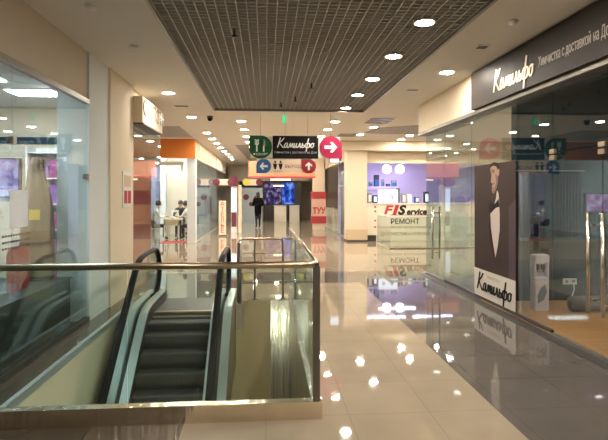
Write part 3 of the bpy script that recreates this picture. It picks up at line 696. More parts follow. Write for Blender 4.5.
# ------------------------------------------------------------------ downlights
def lamp_at(x, y, z, label, group):
    if not lamp_at.proto:
        t = thing('downlight', label, 'ceiling lamp', (x, y, z), group)
        m = MB(); n = 24
        m.loft([[((x+r*math.cos(2*math.pi*k/n)), y+r*math.sin(2*math.pi*k/n), zz) for k in range(n)] for r, zz in ((0.124, z+0.001), (0.122, z-0.010), (0.100, z-0.012), (0.096, z-0.004))], False)
        m.cyl(x, y, z-0.0025, z+0.001, 0.123, 24); part('trim_ring', m, 'white', t)
        m = MB(); m.cyl(x, y, z-0.010, z-0.003, 0.097, 24); part('diffuser', m, 'lamp', t)
        lamp_at.proto = t; return t
    return copy_tree(lamp_at.proto, (x, y, z), label, group)
lamp_at.proto = None
for i, yy in enumerate([5.2, 6.5, 7.8, 9.08, 10.46]):
    z = HC + 0.032
    lamp_at(1.68, yy, z, 'round downlight in the grey ceiling grille, %s from the camera in its row' % ORDW[i], 'downlights in the grille')
for i, yy in enumerate([12.24, 13.74, 15.3, 17.0, 19.2, 21.2]):
    lamp_at(1.70, yy, HC, 'round downlight in the plaster ceiling right of the hanging signs, %s past the grille' % ORDW[i], 'downlights right of centre')
for i, (x, yy) in enumerate([(2.65, 7.17), (2.86, 13.15), (2.81, 14.8)]):
    lamp_at(x, yy, HC, ['single downlight above the charcoal fascia sign on the right', 'downlight beside the curved grey ceiling panel', 'downlight in front of the cream pillar on the right'][i], 'downlights on the right side')
for i, (x, yy) in enumerate([(4.35, 14.9), (4.40, 16.0), (5.6, 14.9), (5.6, 16.0)]):
    lamp_at(x, yy, HC, 'downlight in the ceiling before the repair counter, %s row, %s one' % (['front', 'rear'][i % 2], ['left', 'right'][i // 2]), 'downlights over the repair counter')
for i, yy in enumerate([9.0, 11.75, 14.74, 16.3, 17.7, 19.3, 21.0, 22.5, 24.1, 25.7]):
    lamp_at(-1.72, yy, HC, 'round downlight in the long left ceiling row by the orange bulkhead, %s from the camera' % ORDW[i], 'downlights of the left row')
for i, yy in enumerate([12.3, 13.9, 15.6, 17.25, 19.0, 21, 23, 25, 27, 29]):
    lamp_at(-0.60, yy, HC, 'round downlight in the middle row above the green sign panel, %s from the grille' % ORDW[i], 'downlights of the middle row')
for i, yy in enumerate([12.5, 14.0, 15.6]):
    lamp_at(-3.6, yy, HC, 'downlight over the side opening on the left, %s from the pier' % ORDW[i], 'downlights of the left side opening')
for i, yy in enumerate([3.9, 2.6, 1.3, 0.0, -2.0, -4.0]):      # the same row carries on behind the photographer
    lamp_at(1.68, yy, HC+0.032, 'downlight of the grille row above and behind the photographer, %s from the front' % ORDW[i], 'downlights behind the photographer')
for i, yy in enumerate([1.6, -0.6, -2.8]):  # unseen lamps added to brighten the railing's base channel
    lamp_at(-1.72, yy, HC, 'unseen downlight added above and behind the photographer on the left, %s from the front' % ORDW[i], 'downlights behind the photographer')
for i, (x, yy) in enumerate([(6.2, 12.0), (7.6, 13.5), (6.2, 9.2), (4.6, 8.6)]):
    lamp_at(x, yy, HC, 'downlight in the side passage on the right, %s' % ['by the curved panel', 'farthest right', 'behind the glass', 'behind the far glass door'][i], 'downlights of the right side passage')
for i, (x, yy) in enumerate([(4.3, 5.3), (6.3, 5.0)]):
    lamp_at(x, yy, 3.1, 'downlight inside the dark shop on the right, %s' % ['near the water cooler', 'farther in'][i], 'downlights in the dark shop')
for i, (x, yy) in enumerate([(0.6, 24.5), (0.6, 28.0), (1.7, 25.5), (1.7, 29.0)]):
    lamp_at(x, yy, HC, 'downlight near the far end of the corridor, %s' % ['centre', 'centre by the displays', 'right', 'right by the displays'][i], 'downlights at the far end')

# area lights: the lit shops' own ceiling panels, plus one added in the left shop
def panel_light(name, x, y, z, sx, sy, label, matname='tube', group=None):
    t = thing(name, label, 'ceiling lamp', (x, y, z), group)
    m = MB(); m.box(x-sx/2-0.03, x+sx/2+0.03, y-sy/2-0.03, y+sy/2+0.03, z-0.012, z); part('frame', m, 'white', t)
    m = MB(); m.box(x-sx/2, x+sx/2, y-sy/2, y+sy/2, z-0.02, z-0.012); part('diffuser', m, matname, t)
    return t
panel_light('panel_lamp', -3.55, 6.25, 3.0, 0.75, 0.30, 'bright ceiling panel in the left shop, nearest the camera', 'tube_left', group='panel lamps in the left shop')
panel_light('panel_lamp', -3.15, 7.1, 3.0, 0.60, 0.40, 'bright ceiling panel in the left shop, next to the pale pillar', 'tube_left', group='panel lamps in the left shop')
panel_light('panel_lamp', -3.4, 4.7, 3.0, 0.9, 0.3, 'unseen ceiling panel added to brighten the left shop, left of the frame', 'tube_left', group='panel lamps in the left shop')  # extra panel out of view, added to lift the pillar behind the glass
panel_light('panel_lamp', -5.2, 6.6, 3.0, 1.2, 0.3, 'ceiling panel deep inside the left shop', 'tube_left', group='panel lamps in the left shop')
for i, (x, yy) in enumerate([(-3.4, 17.6), (-3.4, 19.6), (-5.2, 18.6), (-3.4, 22.8)]):
    panel_light('panel_lamp', x, yy, 3.2, 1.5, 0.4, 'white ceiling panel in the tailoring shop, %s' % ['above the sewing table', 'before the pale partition', 'deep left', 'behind the partition'][i], group='panel lamps in the tailoring shop')
for i, (x, yy) in enumerate([(4.4, 18.2), (6.2, 18.2), (5.2, 19.6)]):
    panel_light('strip_lamp', x, yy, 2.95, 1.5, 0.14, 'bright strip lamp in the repair kiosk, %s' % ['front left', 'front right', 'rear'][i], matname='tube_kiosk', group='strip lamps in the repair kiosk')
panel_light('strip_lamp', 3.6, 19.0, 3.2, 0.3, 3.0, 'strip lamp in the shop behind the cream pillar', group='far strip lamps')
panel_light('strip_lamp', -3.4, 9.6, 3.2, 0.9, 0.3, 'strip lamp in the small shop past the beige pier', group='far strip lamps')

for i, (x, yy) in enumerate([(-0.2, 2.2), (-2.6, 2.4)]):  # unseen globes added to brighten the walls of the escalator opening
    t = thing('pit_fill_globe', 'unseen fill globe added to brighten the escalator opening, %s of the escalator foot' % ['right', 'left'][i], 'lamp', (x, yy, -1.7), 'added fill globes under the escalator opening')
    part('globe', MB().ball((x, yy, -1.7), 0.22, n=18, m=12), 'fillglobe', t); part('cord', MB().tube([(x, yy, -1.5), (x, yy, -0.25)], 0.008, 6), 'dark_trim', t)
# ------------------------------------------------------------------ small ceiling fittings
def detector(x, y, label):
    o = solo('smoke_detector', MB().lathe(x, y, [(0.055, HC), (0.055, HC-0.02), (0.03, HC-0.045), (0.01, HC-0.05)], 16), 'white', label, 'smoke detector', 'smoke detectors'); return o
detector(-1.66, 4.9, 'white smoke detector on the left plaster ceiling, nearest the camera')
detector(-1.60, 6.2, 'white smoke detector on the left plaster ceiling, second from the camera')
detector(2.55, 5.0, 'white smoke detector on the right plaster ceiling by the fascia sign')
def vent(x, y, sx, sy, n, label):
    t = thing('ceiling_vent', label, 'vent', (x, y, HC), 'ceiling vents')
    m = MB(); m.box(x-sx/2, x+sx/2, y-sy/2, y+sy/2, HC-0.010, HC); part('frame', m, 'white', t)
    for i in range(n):
        m = MB(); a = y - sy/2 + (i+0.5)*sy/n; m.box(x-sx/2+0.02, x+sx/2-0.02, a-0.3*sy/n, a+0.3*sy/n, HC-0.016, HC-0.010); part('slot', m, 'dark_trim', t)
vent(2.75, 12.0, 0.62, 0.95, 3, 'slotted air vent right of the end of the grille')
vent(2.45, 14.9, 0.6, 0.8, 3, 'slotted air vent left of the curved grey panel')
vent(2.62, 5.9, 0.16, 0.16, 1, 'small square vent above the script lettering')
vent(2.5, 8.4, 0.22, 0.10, 1, 'small slot vent above the cream bulkhead on the right')
vent(-1.7, 10.3, 0.3, 0.16, 1, 'small slot vent between the first two left downlights')
dc = thing('dome_camera', 'small black security camera under the left corner of the ceiling grille', 'camera', (-1.28, 11.6, HC))
part('base', MB().cyl(-1.28, 11.6, HC-0.04, HC, 0.07, 16), 'dark_trim', dc)
part('dome', MB().lathe(-1.28, 11.6, [(0.062, HC-0.04), (0.058, HC-0.08), (0.035, HC-0.11), (0.008, HC-0.12)], 16), 'rubber', dc)
for i, (x, yy) in enumerate([(0.75, 8.25), (0.30, 10.0), (-0.35, 5.6), (0.55, 9.4)]):
    m = MB(); m.lathe(x, yy, [(0.012, HC+0.04), (0.012, HC-0.03), (0.035, HC-0.035), (0.035, HC-0.045), (0.008, HC-0.05)], 12)
    solo('sprinkler', m, 'dark_trim', 'small dark sprinkler head under the grille, %s' % ['right of centre', 'by the exit sign', 'nearest the camera', 'behind the right of centre one'][i], 'sprinkler', 'sprinklers under the grille')

# ------------------------------------------------------------------ dark shop on the right: contents
wc = thing('water_cooler', 'pale pink floor water cooler against the slate wall in the right shop', 'water cooler', (3.80, 6.70, 0))
m = MB(); m.bevbox(3.69, 3.90, 6.62, 6.76, 0.0, 0.46, 0.015); part('cabinet', m, 'coolerbody', wc)
m = MB(); m.box(3.69, 3.90, 6.70, 6.76, 0.46, 0.66); m.box(3.69, 3.715, 6.63, 6.70, 0.46, 0.66); m.box(3.875, 3.90, 6.63, 6.70, 0.46, 0.66); part('dispenser_niche', m, 'coolerbody', wc)
m = MB(); m.bevbox(3.69, 3.90, 6.61, 6.76, 0.66, 0.77, 0.015); part('top_cover', m, 'coolerbody', wc)
for x in (3.755, 3.835):
    m = MB(); m.box(x-0.02, x+0.02, 6.65, 6.705, 0.56, 0.63); m.tube([(x, 6.665, 0.56), (x, 6.665, 0.53)], 0.008, 8); part('tap', m, 'dark_trim', wc)
m = MB(); m.prism([(0, 0), (0.09, 0.05), (0.13, 0.16), (0.11, 0.27), (0.05, 0.22), (0.0, 0.12)], (3.73, 6.619, 0.10), UX, UZ, FACE, 0.003); part('emblem', m, 'cloth_grey', wc, 'grey leaf-shaped emblem')
so = thing('wall_socket', 'white double wall socket on the slate wall in the right shop', 'socket', (4.6, 7.245, 0.28))
for x in (4.53, 4.64):
    m = MB(); m.box(x-0.05, x+0.05, 7.235, 7.25, 0.24, 0.33); pp = part('outlet', m, 'white', so)
    part('socket_well', MB().prism(circle(0.028, 14, x, 0.285), (0, 7.235, 0), UX, UZ, FACE, 0.002), 'grey_metal', pp)
m = MB(); m.tube([(4.64, 7.23, 0.27), (4.62, 7.19, 0.17), (4.54, 7.12, 0.08), (4.46, 7.05, 0.02), (4.42, 6.95, 0.008)], 0.007, 6); solo('power_cable', m, 'white', 'white power cable hanging from the wall socket', 'cable')
bg = thing('bolster_bag', 'grey cylindrical bolster bag lying on the wooden floor below the wall socket', 'bag', (4.5, 6.55, 0))
m = MB(); m.tube([(4.14, 6.53, 0.105), (4.16, 6.53, 0.107), (4.95, 6.55, 0.107), (4.97, 6.55, 0.105)], [0.075, 0.105, 0.106, 0.075], 18); part('body', m, 'bag', bg)
m = MB(); m.tube([(4.133, 6.53, 0.105), (4.142, 6.53, 0.105)], 0.055, 16); part('end_cap', m, 'cloth_dark', bg)
for (x, mm, lab) in ((3.98, 'curtain2', 'violet pleated curtain on the slate wall, left one'), (4.54, 'curtain', 'dark plum pleated curtain on the slate wall, right one')):
    m = MB(); n = 36; wv = 0.40
    f = [(x - wv/2 + wv*i/n, 7.20 + 0.018*math.sin(i*2*math.pi/4.5)) for i in range(n+1)]
    m.smooth = True
    m.loft([[(a, b, z) for a, b in f] + [(a, b+0.012, z) for a, b in reversed(f)] for z in (0.96, 1.4, 1.94)])
    t = solo('curtain', m, mm, lab, 'curtain')
    rod = MB(); rod.tube([(x-0.25, 7.2, 1.955), (x+0.25, 7.2, 1.955)], 0.009, 8); part('rod', rod, 'grey_metal', t)
tv = solo('television', MB().box(4.80, 5.45, 7.19, 7.24, 1.33, 1.62), 'black', 'wall television with a purple picture in the right shop', 'television')
part('screen', MB().box(4.815, 5.435, 7.186, 7.19, 1.345, 1.605), 'tv', tv)

# ------------------------------------------------------------------ left shop: contents
m = MB(); m.box(XL+0.007, XL+0.011, 4.56, 4.90, 1.30, 1.64); solo('white_notice', m, 'whitesheet', 'blank white sheet stuck on the left shop window', 'notice')
rp = solo('red_sticker', MB().prism(rounded(0.42, 0.40, 0.08), (XL-0.008, 4.55, 0.72), (0, 1, 0), UZ, (-1, 0, 0), 0.004), 'redmat', 'red translucent sticker low on the left shop window', 'sticker')
m = MB()
for z0, a in ((1.225, 0.42), (1.17, 0.5), (1.115, 0.36)):
    for i in range(11): m.box(XL-0.012, XL-0.008, 4.48+i*0.046, 4.48+i*0.046+a*0.07, z0, z0+0.018)
solo('window_text', m, 'maroon', 'lines of small dark lettering on the left shop window above the red sticker', 'lettering')
dr = thing('wrapped_dress', 'brown plastic-wrapped dress on a stand in the left shop window', 'dress', (-2.75, 6.25, 0))
m = MB(); m.smooth = True
rings = []
for z, r in ((0.60, 0.19), (0.64, 0.205), (0.9, 0.20), (1.2, 0.185), (1.42, 0.175), (1.6, 0.14), (1.8, 0.10), (1.95, 0.07), (2.05, 0.04)):
    rings.append([(-2.75 + (r + 0.018*math.sin(7*a + z*5))*math.cos(a), 6.25 + 0.6*(r + 0.018*math.sin(7*a + z*5))*math.sin(a), z) for a in [2*math.pi*k/28 for k in range(28)]])
m.loft(rings); part('wrapping', m, 'paper', dr)
m = MB(); m.cyl(-2.75, 6.25, 0.579, 0.60, 0.17, 20); m.cyl(-2.75, 6.25, 0.60, 0.8, 0.015, 10); part('stand', m, 'dark_trim', dr)
m = MB(); m.box(-2.78, -2.66, 6.11, 6.125, 1.30, 1.42); part('label_tag', m, 'yellowtag', dr, 'yellow square label')
m = MB(); m.tube([(-2.75, 6.25, 1.98), (-2.75, 6.25, 2.05), (-2.72, 6.25, 2.09), (-2.69, 6.25, 2.06)], 0.006, 6); part('hook', m, 'grey_metal', dr)
m = MB(); m.box(-3.3, -2.42, 2.0, 6.40, 0.0, 0.56); dp = solo('added_plinth', m, 'dark_trim', 'long dark plinth added behind the left shop window to strengthen its reflections', 'plinth')  # added dark box that deepens the escalator's reflection in the glass
m = MB(); m.box(-3.32, -2.40, 1.98, 6.42, 0.561, 0.579); part('top_board', m, 'dark_trim', dp)
sk = solo('light_display', MB().box(-4.75, -3.92, 8.30, 8.37, 1.55, 2.18), 'dark_trim', 'lilac skyline light display on the back wall of the left shop', 'display')
part('screen', MB().box(-4.73, -3.94, 8.292, 8.30, 1.57, 2.16), 'skyline', sk)
sh = thing('shelf_unit', 'white shelf unit with pink and violet boxes at the back of the left shop', 'shelf', (-3.5, 8.2, 0))
m = MB(); m.box(-3.72, -3.69, 8.05, 8.36, 0, 2.35); m.box(-2.93, -2.90, 8.05, 8.36, 0, 2.35); m.box(-3.72, -2.9, 8.34, 8.37, 0, 2.35); part('frame', m, 'white', sh)
for z in (0.25, 0.66, 1.06, 1.46, 1.86, 2.26): part('shelf_board', MB().box(-3.69, -2.93, 8.05, 8.34, z-0.02, z), 'white', sh)
for i, z in enumerate((0.25, 0.66, 1.06, 1.46, 1.86)):
    for j in range(5):
        h = random.uniform(0.18, 0.30); x = -3.67 + j*0.147
        m = MB(); m.bevbox(x, x+0.13, 8.1, 8.3, z+0.001, z+h, 0.006)
        solo('gift_box', m, 'pinkbox' if (i+j) % 2 == 0 else 'violetbox', '%s box on the %s shelf from the floor, %s from the left' % ('pink' if (i+j) % 2 == 0 else 'violet', ORDW[i], ORDW[j]), 'box', 'boxes on the white shelf unit')
ov = solo('exit_sign', MB().box(-4.95, -4.55, 8.05, 8.08, 2.72, 2.88), 'exit_green', 'green exit sign hanging inside the left shop', 'sign')
m = MB(); m.tube([(-4.7, 8.065, 2.87), (-4.7, 8.065, 3.0)], 0.006, 6); part('hanger_rod', m, 'grey_metal', ov)
sgn = solo('shop_board', MB().box(-4.3, -3.3, 8.33, 8.37, 2.42, 2.52), 'slate_mid', 'blue-grey name board high on the back wall of the left shop', 'board')
# notices on the beige pier
nb = solo('framed_notice', MB().box(-2.2, -2.185, 7.86, 8.36, 1.40, 1.96), 'white', 'framed notice with red blocks on the beige pier', 'notice')
m = MB(); m.box(-2.185, -2.181, 7.92, 8.30, 1.72, 1.90); part('upper_print', m, 'creamlow', nb)
m = MB(); m.box(-2.185, -2.181, 7.92, 8.08, 1.46, 1.66); m.box(-2.185, -2.181, 8.13, 8.30, 1.46, 1.66); part('lower_print', m, 'redmat', nb)
# red banner in the small glass shop
rb = thing('red_banner_stand', 'red and pink promotional banner standing in the glass shop past the pier', 'banner', (-2.54, 10.3, 0))
part('base', MB().box(-2.80, -2.29, 10.2, 10.45, 0, 0.05), 'dark_trim', rb)
m = MB(); m.k = 0
m.box(-2.77, -2.32, 10.3, 10.33, 0.05, 2.0); m.k = 1; m.box(-2.77, -2.32, 10.295, 10.3, 1.4, 1.68); m.box(-2.77, -2.32, 10.295, 10.3, 0.7, 1.0); part('banner_panel', m, ['coral', 'redmat'], rb)

# ------------------------------------------------------------------ gadget repair kiosk
fc = thing('repair_counter', 'long cream counter front with red and dark lettering in the repair kiosk', 'counter', (5.4, 17.0, 0))
m = MB(); m.box(3.44, 8.4, 17.0, 17.1, 0.0, 1.26); part('front_panel', m, 'counter', fc)
m = MB(); m.box(3.44, 8.4, 16.97, 17.6, 1.26, 1.30); part('worktop', m, 'white', fc)
m = MB(); m.box(3.45, 3.78, 16.96, 17.0, 0.0, 0.20); part('plinth_box', m, 'dark_trim', fc)
m = MB(); text_mb(m, 'F', 0.42, (4.17, 17.0, 1.05), UX, UZ, FACE, t=0.006, sx=1.3, shear=0.25, bold=0.016); text_mb(m, 'I', 0.42, (4.43, 17.0, 1.05), UX, UZ, FACE, t=0.006, sx=1.3, shear=0.25, bold=0.03); part('lettering', m, 'redmat', fc, 'large red slanted letters')
m = MB(); text_mb(m, 'S', 0.43, (4.66, 17.0, 1.05), UX, UZ, FACE, t=0.006, sx=1.15, shear=0.25, bold=0.022); text_mb(m, 'ervice', 0.29, (5.20, 17.0, 1.0), UX, UZ, FACE, t=0.006, sx=1.0, shear=0.25, bold=0.012); part('lettering', m, 'signdark', fc, 'large dark slanted letters')
m = MB(); m.k = 1; m.box(4.05, 5.75, 16.994, 17.0, 0.84, 0.90); m.k = 0; m.box(4.10, 4.2, 16.99, 16.994, 0.85, 0.89); part('underline', m, ['white_print', 'maroon'], fc)
m = MB(); text_mb(m, 'РЕМОНТ', 0.24, (4.80, 17.0, 0.66), UX, UZ, FACE, t=0.004, bold=0.004); text_mb(m, 'ТЕЛЕФОНОВ НОУТБУКОВ ПЛАНШЕТОВ', 0.10, (4.8, 17.0, 0.46), UX, UZ, FACE, t=0.003); part('lettering', m, 'signdark', fc)
m = MB(); text_mb(m, 'ДИАГНОСТИКА 0 РУБЛЕЙ', 0.15, (4.8, 17.0, 0.23), UX, UZ, FACE, t=0.003, sx=0.9); part('lettering', m, 'maroon', fc)
for z in (1.17, 1.02, 0.70, 0.48): part('contact_icon', MB().box(3.72, 3.78, 16.994, 17.0, z-0.03, z+0.03), 'redmat', fc)
lb = solo('light_box', MB().box(3.95, 4.68, 17.45, 17.55, 1.301, 1.78), 'white', 'white glowing lightbox on the repair counter', 'lightbox')
part('lit_face', MB().box(3.98, 4.65, 17.44, 17.45, 1.32, 1.76), 'lightbox', lb)
for a, b, c, d in ((4.1, 4.2, 1.5, 1.6), (4.4, 4.5, 1.42, 1.62)): part('printed_mark', MB().box(a, b, 17.435, 17.44, c, d), 'lav', lb)
lsh = thing('display_shelf', 'blue-lit display shelf with devices behind the repair counter', 'shelf', (4.4, 18.6, 0))
part('shelf_board', MB().box(3.55, 5.0, 18.4, 18.8, 1.84, 1.90), 'lav', lsh)
part('support', MB().box(3.56, 3.6, 18.4, 18.8, 0, 1.84).box(4.95, 4.99, 18.4, 18.8, 0, 1.84), 'dark_trim', lsh)
for i, (x, w_, h) in enumerate([(3.62, 0.16, 0.26), (3.86, 0.14, 0.18), (4.06, 0.18, 0.44), (4.34, 0.10, 0.28), (4.52, 0.14, 0.10), (4.72, 0.2, 0.24)]):
    m = MB(); m.bevbox(x, x+w_, 18.5, 18.66, 1.901, 1.901+h, 0.01); o = solo('device_box', m, 'cloth_dark' if i % 2 == 0 else 'cloth_grey', '%s device box on the blue-lit shelf, %s from the left' % ('dark' if i % 2 == 0 else 'grey', ORDW[i]), 'box', 'devices on the display shelf')
    part('label_front', MB().box(x+0.02, x+w_-0.02, 18.496, 18.5, 1.92, 1.901+h*0.6), 'blue', o)
for i, x in enumerate((4.38, 4.86)):
    t = thing('globe_lamp', 'white globe pendant lamp over the repair counter, %s one' % ['left', 'right'][i], 'lamp', (x, 17.9, 2.5), 'globe lamps')
    part('globe', MB().ball((x, 17.9, 2.52), 0.16, n=18, m=12), 'globe', t)
    part('cord', MB().tube([(x, 17.9, 2.66), (x, 17.9, 2.95)], 0.006, 6), 'dark_trim', t)
for i, (x, h, mt_) in enumerate([(3.56, 0.36, 'cloth_grey'), (3.75, 0.28, 'cloth_dark'), (4.78, 0.34, 'cloth_grey'), (4.98, 0.30, 'white'), (5.25, 0.22, 'blue'), (5.6, 0.40, 'cloth_dark')]):
    m = MB(); m.bevbox(x, x+0.15, 17.3, 17.5, 1.301, 1.301+h, 0.012); o = solo('counter_gadget', m, mt_, 'gadget box standing on the cream repair counter, %s from the left' % ORDW[i], 'box', 'goods on the repair counter')
    part('label_front', MB().box(x+0.025, x+0.125, 17.296, 17.3, 1.35, 1.301+h*0.8), 'lightbox' if i % 2 else 'white', o)

# ------------------------------------------------------------------ people
def build_person(name, label, joints, edges, radii, zones, mats, loc, rotz, hair=None, face_dir=(0, 1, 0)):
    me = bpy.data.meshes.new(name); names = list(joints)
    me.from_pydata([joints[k] for k in names], [(names.index(a), names.index(b)) for a, b in edges], [])
    ob = bpy.data.objects.new(name, me); COL.objects.link(ob)
    ob.modifiers.new('s', 'SKIN'); sub = ob.modifiers.new('b', 'SUBSURF'); sub.levels = 1
    sv = me.skin_vertices[0].data
    for i, k in enumerate(names):
        r = radii[k]; sv[i].radius = r if isinstance(r, tuple) else (r, r); sv[i].use_root = (k == 'pelvis')
    dg = bpy.context.evaluated_depsgraph_get()
    nm = bpy.data.meshes.new_from_object(ob.evaluated_get(dg)); bpy.data.objects.remove(ob)
    for k in mats: nm.materials.append(M[k])
    seg = [(Vector(joints[a]), Vector(joints[b]), zones.get((a, b), 0)) for a, b in edges]
    for p in nm.polygons:
        c = p.center; best = 9; z = 0
        for a, b, zz in seg:
            d = b - a; t = max(0, min(1, (c-a).dot(d)/max(d.length_squared, 1e-9))); q = (a + d*t - c).length
            if q < best: best = q; z = zz
        p.material_index = z; p.use_smooth = True
    body = bpy.data.objects.new(name, nm); COL.objects.link(body); body.location = loc; body.rotation_euler = (0, 0, rotz)
    tag(body, label, 'person')
    ORG[body.name] = (0, 0, 0)
    if hair:
        hx, hy, hz = joints['head']
        m = MB()
        m.ball((hx, hy-0.02, hz+0.04), 0.092, 0.105, 0.105, 14, 9)
        if hair == 'long': m.ball((hx, hy-0.065, hz-0.06), 0.085, 0.055, 0.15, 12, 8)
        part('hair', m, 'hair', body)
        m = MB(); m.ball((hx-0.032, hy+0.088, hz+0.012), 0.011, 0.008, 0.008, 8, 6); m.ball((hx+0.032, hy+0.088, hz+0.012), 0.011, 0.008, 0.008, 8, 6)
        part('eyes', m, 'hair', body)
        m = MB(); m.ball((hx, hy+0.103, hz-0.02), 0.012, 0.02, 0.024, 8, 6); part('nose', m, 'skin', body)
        m = MB(); m.ball((hx, hy+0.085, hz-0.058), 0.024, 0.01, 0.007, 8, 6); part('mouth', m, 'redmat', body)
    return body
def hands(j, e, r, z, side, wrist, d):
    # palm and five short fingers growing from the wrist along d
    wv = Vector(wrist); d = Vector(d).normalized(); s = d.cross(Vector((0, 0, 1))).normalized()
    pk = 'palm'+side; j[pk] = tuple(wv + d*0.07); e.append(('wrist'+side, pk)); r[pk] = (0.034, 0.018); z[('wrist'+side, pk)] = 0
    for i, (o_, l) in enumerate(((-0.03, 0.07), (-0.010, 0.08), (0.012, 0.075), (0.032, 0.06))):
        a = 'f%d%s' % (i, side); b = 'g%d%s' % (i, side)
        j[a] = tuple(wv + d*0.115 + s*o_); j[b] = tuple(wv + d*(0.115+l) + s*o_*1.2 + Vector((0, 0, -0.03)))
        e += [(pk, a), (a, b)]; r[a] = 0.009; r[b] = 0.007
    a = 'th'+side; j[a] = tuple(wv + d*0.09 - s*0.06 + Vector((0, 0, -0.01))); e.append((pk, a)); r[a] = 0.010
def seated(name, label, loc, rotz, top, lean=0.18, hair='short'):
    j = dict(pelvis=(0, 0, 0.52), belly=(0, lean*0.3, 0.70), chest=(0, lean*0.7, 0.95), neck=(0, lean*1.05, 1.12), head=(0, lean*1.3, 1.25), crown=(0, lean*1.3+0.01, 1.31))
    e = [('pelvis', 'belly'), ('belly', 'chest'), ('chest', 'neck'), ('neck', 'head'), ('head', 'crown')]
    r = dict(pelvis=(0.16, 0.12), belly=(0.14, 0.11), chest=(0.16, 0.11), neck=0.05, head=(0.082, 0.098), crown=(0.06, 0.07))
    z = {('pelvis', 'belly'): 2, ('belly', 'chest'): 1, ('chest', 'neck'): 1}
    for s, k in ((-1, 'L'), (1, 'R')):
        j.update({'sh'+k: (s*0.17, lean*0.85, 1.04), 'el'+k: (s*0.24, 0.10+lean, 0.81), 'wrist'+k: (s*0.14, 0.30+lean*0.8, 0.83),
                  'hip'+k: (s*0.09, 0.04, 0.50), 'kn'+k: (s*0.12, 0.42, 0.49), 'an'+k: (s*0.12, 0.40, 0.09), 'toe'+k: (s*0.13, 0.55, 0.045)})
        e += [('chest', 'sh'+k), ('sh'+k, 'el'+k), ('el'+k, 'wrist'+k), ('pelvis', 'hip'+k), ('hip'+k, 'kn'+k), ('kn'+k, 'an'+k), ('an'+k, 'toe'+k)]
        r.update({'sh'+k: 0.065, 'el'+k: 0.045, 'wrist'+k: 0.03, 'hip'+k: 0.085, 'kn'+k: 0.062, 'an'+k: 0.045, 'toe'+k: 0.038})
        z.update({('chest', 'sh'+k): 1, ('sh'+k, 'el'+k): 1, ('el'+k, 'wrist'+k): 1, ('pelvis', 'hip'+k): 2, ('hip'+k, 'kn'+k): 2, ('kn'+k, 'an'+k): 2, ('an'+k, 'toe'+k): 2})
        hands(j, e, r, z, k, j['wrist'+k], (-s*0.3, 1, 0))
    return build_person(name, label, j, e, r, z, ['skin', top, 'cloth_dark'], loc, rotz, hair)
def standing(name, label, loc, rotz):
    j = dict(pelvis=(0, 0, 0.92), belly=(0, 0.01, 1.08), chest=(0, 0, 1.28), neck=(0, 0.02, 1.46), head=(0, 0.04, 1.59), crown=(0, 0.045, 1.65),
             coat=(0, 0.0, 0.62))
    e = [('pelvis', 'belly'), ('belly', 'chest'), ('chest', 'neck'), ('neck', 'head'), ('head', 'crown'), ('pelvis', 'coat')]
    r = dict(pelvis=(0.19, 0.15), belly=(0.16, 0.13), chest=(0.18, 0.13), neck=0.055, head=(0.085, 0.10), crown=(0.06, 0.07), coat=(0.20, 0.16))
    z = {('pelvis', 'belly'): 1, ('belly', 'chest'): 1, ('chest', 'neck'): 1, ('pelvis', 'coat'): 1}
    for s, k in ((-1, 'L'), (1, 'R')):
        j.update({'sh'+k: (s*0.18, 0.0, 1.38), 'el'+k: (s*0.24, 0.0, 1.10), 'wrist'+k: (s*0.18, 0.20, 1.05),
                  'kn'+k: (s*0.09, 0.03*s, 0.47), 'an'+k: (s*0.09, 0.06*s, 0.09), 'toe'+k: (s*0.10, 0.06*s+0.15, 0.045)})
        e += [('chest', 'sh'+k), ('sh'+k, 'el'+k), ('el'+k, 'wrist'+k), ('coat', 'kn'+k), ('kn'+k, 'an'+k), ('an'+k, 'toe'+k)]
        r.update({'sh'+k: 0.075, 'el'+k: 0.058, 'wrist'+k: 0.035, 'kn'+k: 0.065, 'an'+k: 0.045, 'toe'+k: 0.038})
        z.update({('chest', 'sh'+k): 1, ('sh'+k, 'el'+k): 1, ('el'+k, 'wrist'+k): 1, ('coat', 'kn'+k): 2, ('kn'+k, 'an'+k): 2, ('an'+k, 'toe'+k): 2})
        hands(j, e, r, z, k, j['wrist'+k], (-s*0.4, 0.8, 0.1))
    return build_person(name, label, j, e, r, z, ['skin', 'cloth_black', 'cloth_dark'], loc, rotz, 'long')
standing('person', 'person in a long black coat standing far down the corridor, seen from behind', (-0.38, 24.0, 0), math.radians(15))
def stool(x, y, label):
    t = thing('stool', label, 'stool', (x, y, 0), 'seats at the sewing table')
    part('seat', MB().lathe(x, y, [(0.16, 0.36), (0.17, 0.38), (0.17, 0.40), (0.15, 0.415)], 18), 'white', t)
    for a in range(4):
        c, s = math.cos(a*math.pi/2+0.78), math.sin(a*math.pi/2+0.78)
        part('leg', MB().tube([(x+0.11*c, y+0.11*s, 0.37), (x+0.17*c, y+0.17*s, 0.0)], 0.012, 8), 'white', t)
seated('person', 'seated person in white top at the left end of the sewing table', (-4.0, 17.95, 0), math.radians(-80), 'cloth_white')
stool(-4.0, 17.95, 'white stool under the person at the left end of the sewing table')
seated('person', 'seated person with dark hair in a white waistcoat, right of the sewing table, facing left', (-2.56, 17.80, 0), math.radians(75), 'cloth_white', 0.22)
stool(-2.56, 17.80, 'white stool under the person in the white waistcoat')
seated('person', 'seated person in dark clothes behind the sewing table', (-3.2, 19.3, 0), math.radians(180), 'cloth_dark', 0.20)
stool(-3.2, 19.3, 'white stool behind the sewing table')
seated('person', 'seated person in a grey top at the back right of the tailoring shop', (-2.66, 20.0, 0), math.radians(100), 'cloth_grey', 0.15)
stool(-2.66, 20.0, 'white stool under the person in the grey top')
tb = thing('sewing_table', 'pale wooden sewing table with white legs in the tailoring shop', 'table', (-3.25, 17.95, 0))
part('tabletop', MB().box(-3.55, -2.98, 17.6, 18.35, 0.70, 0.74), 'tabletop', tb)
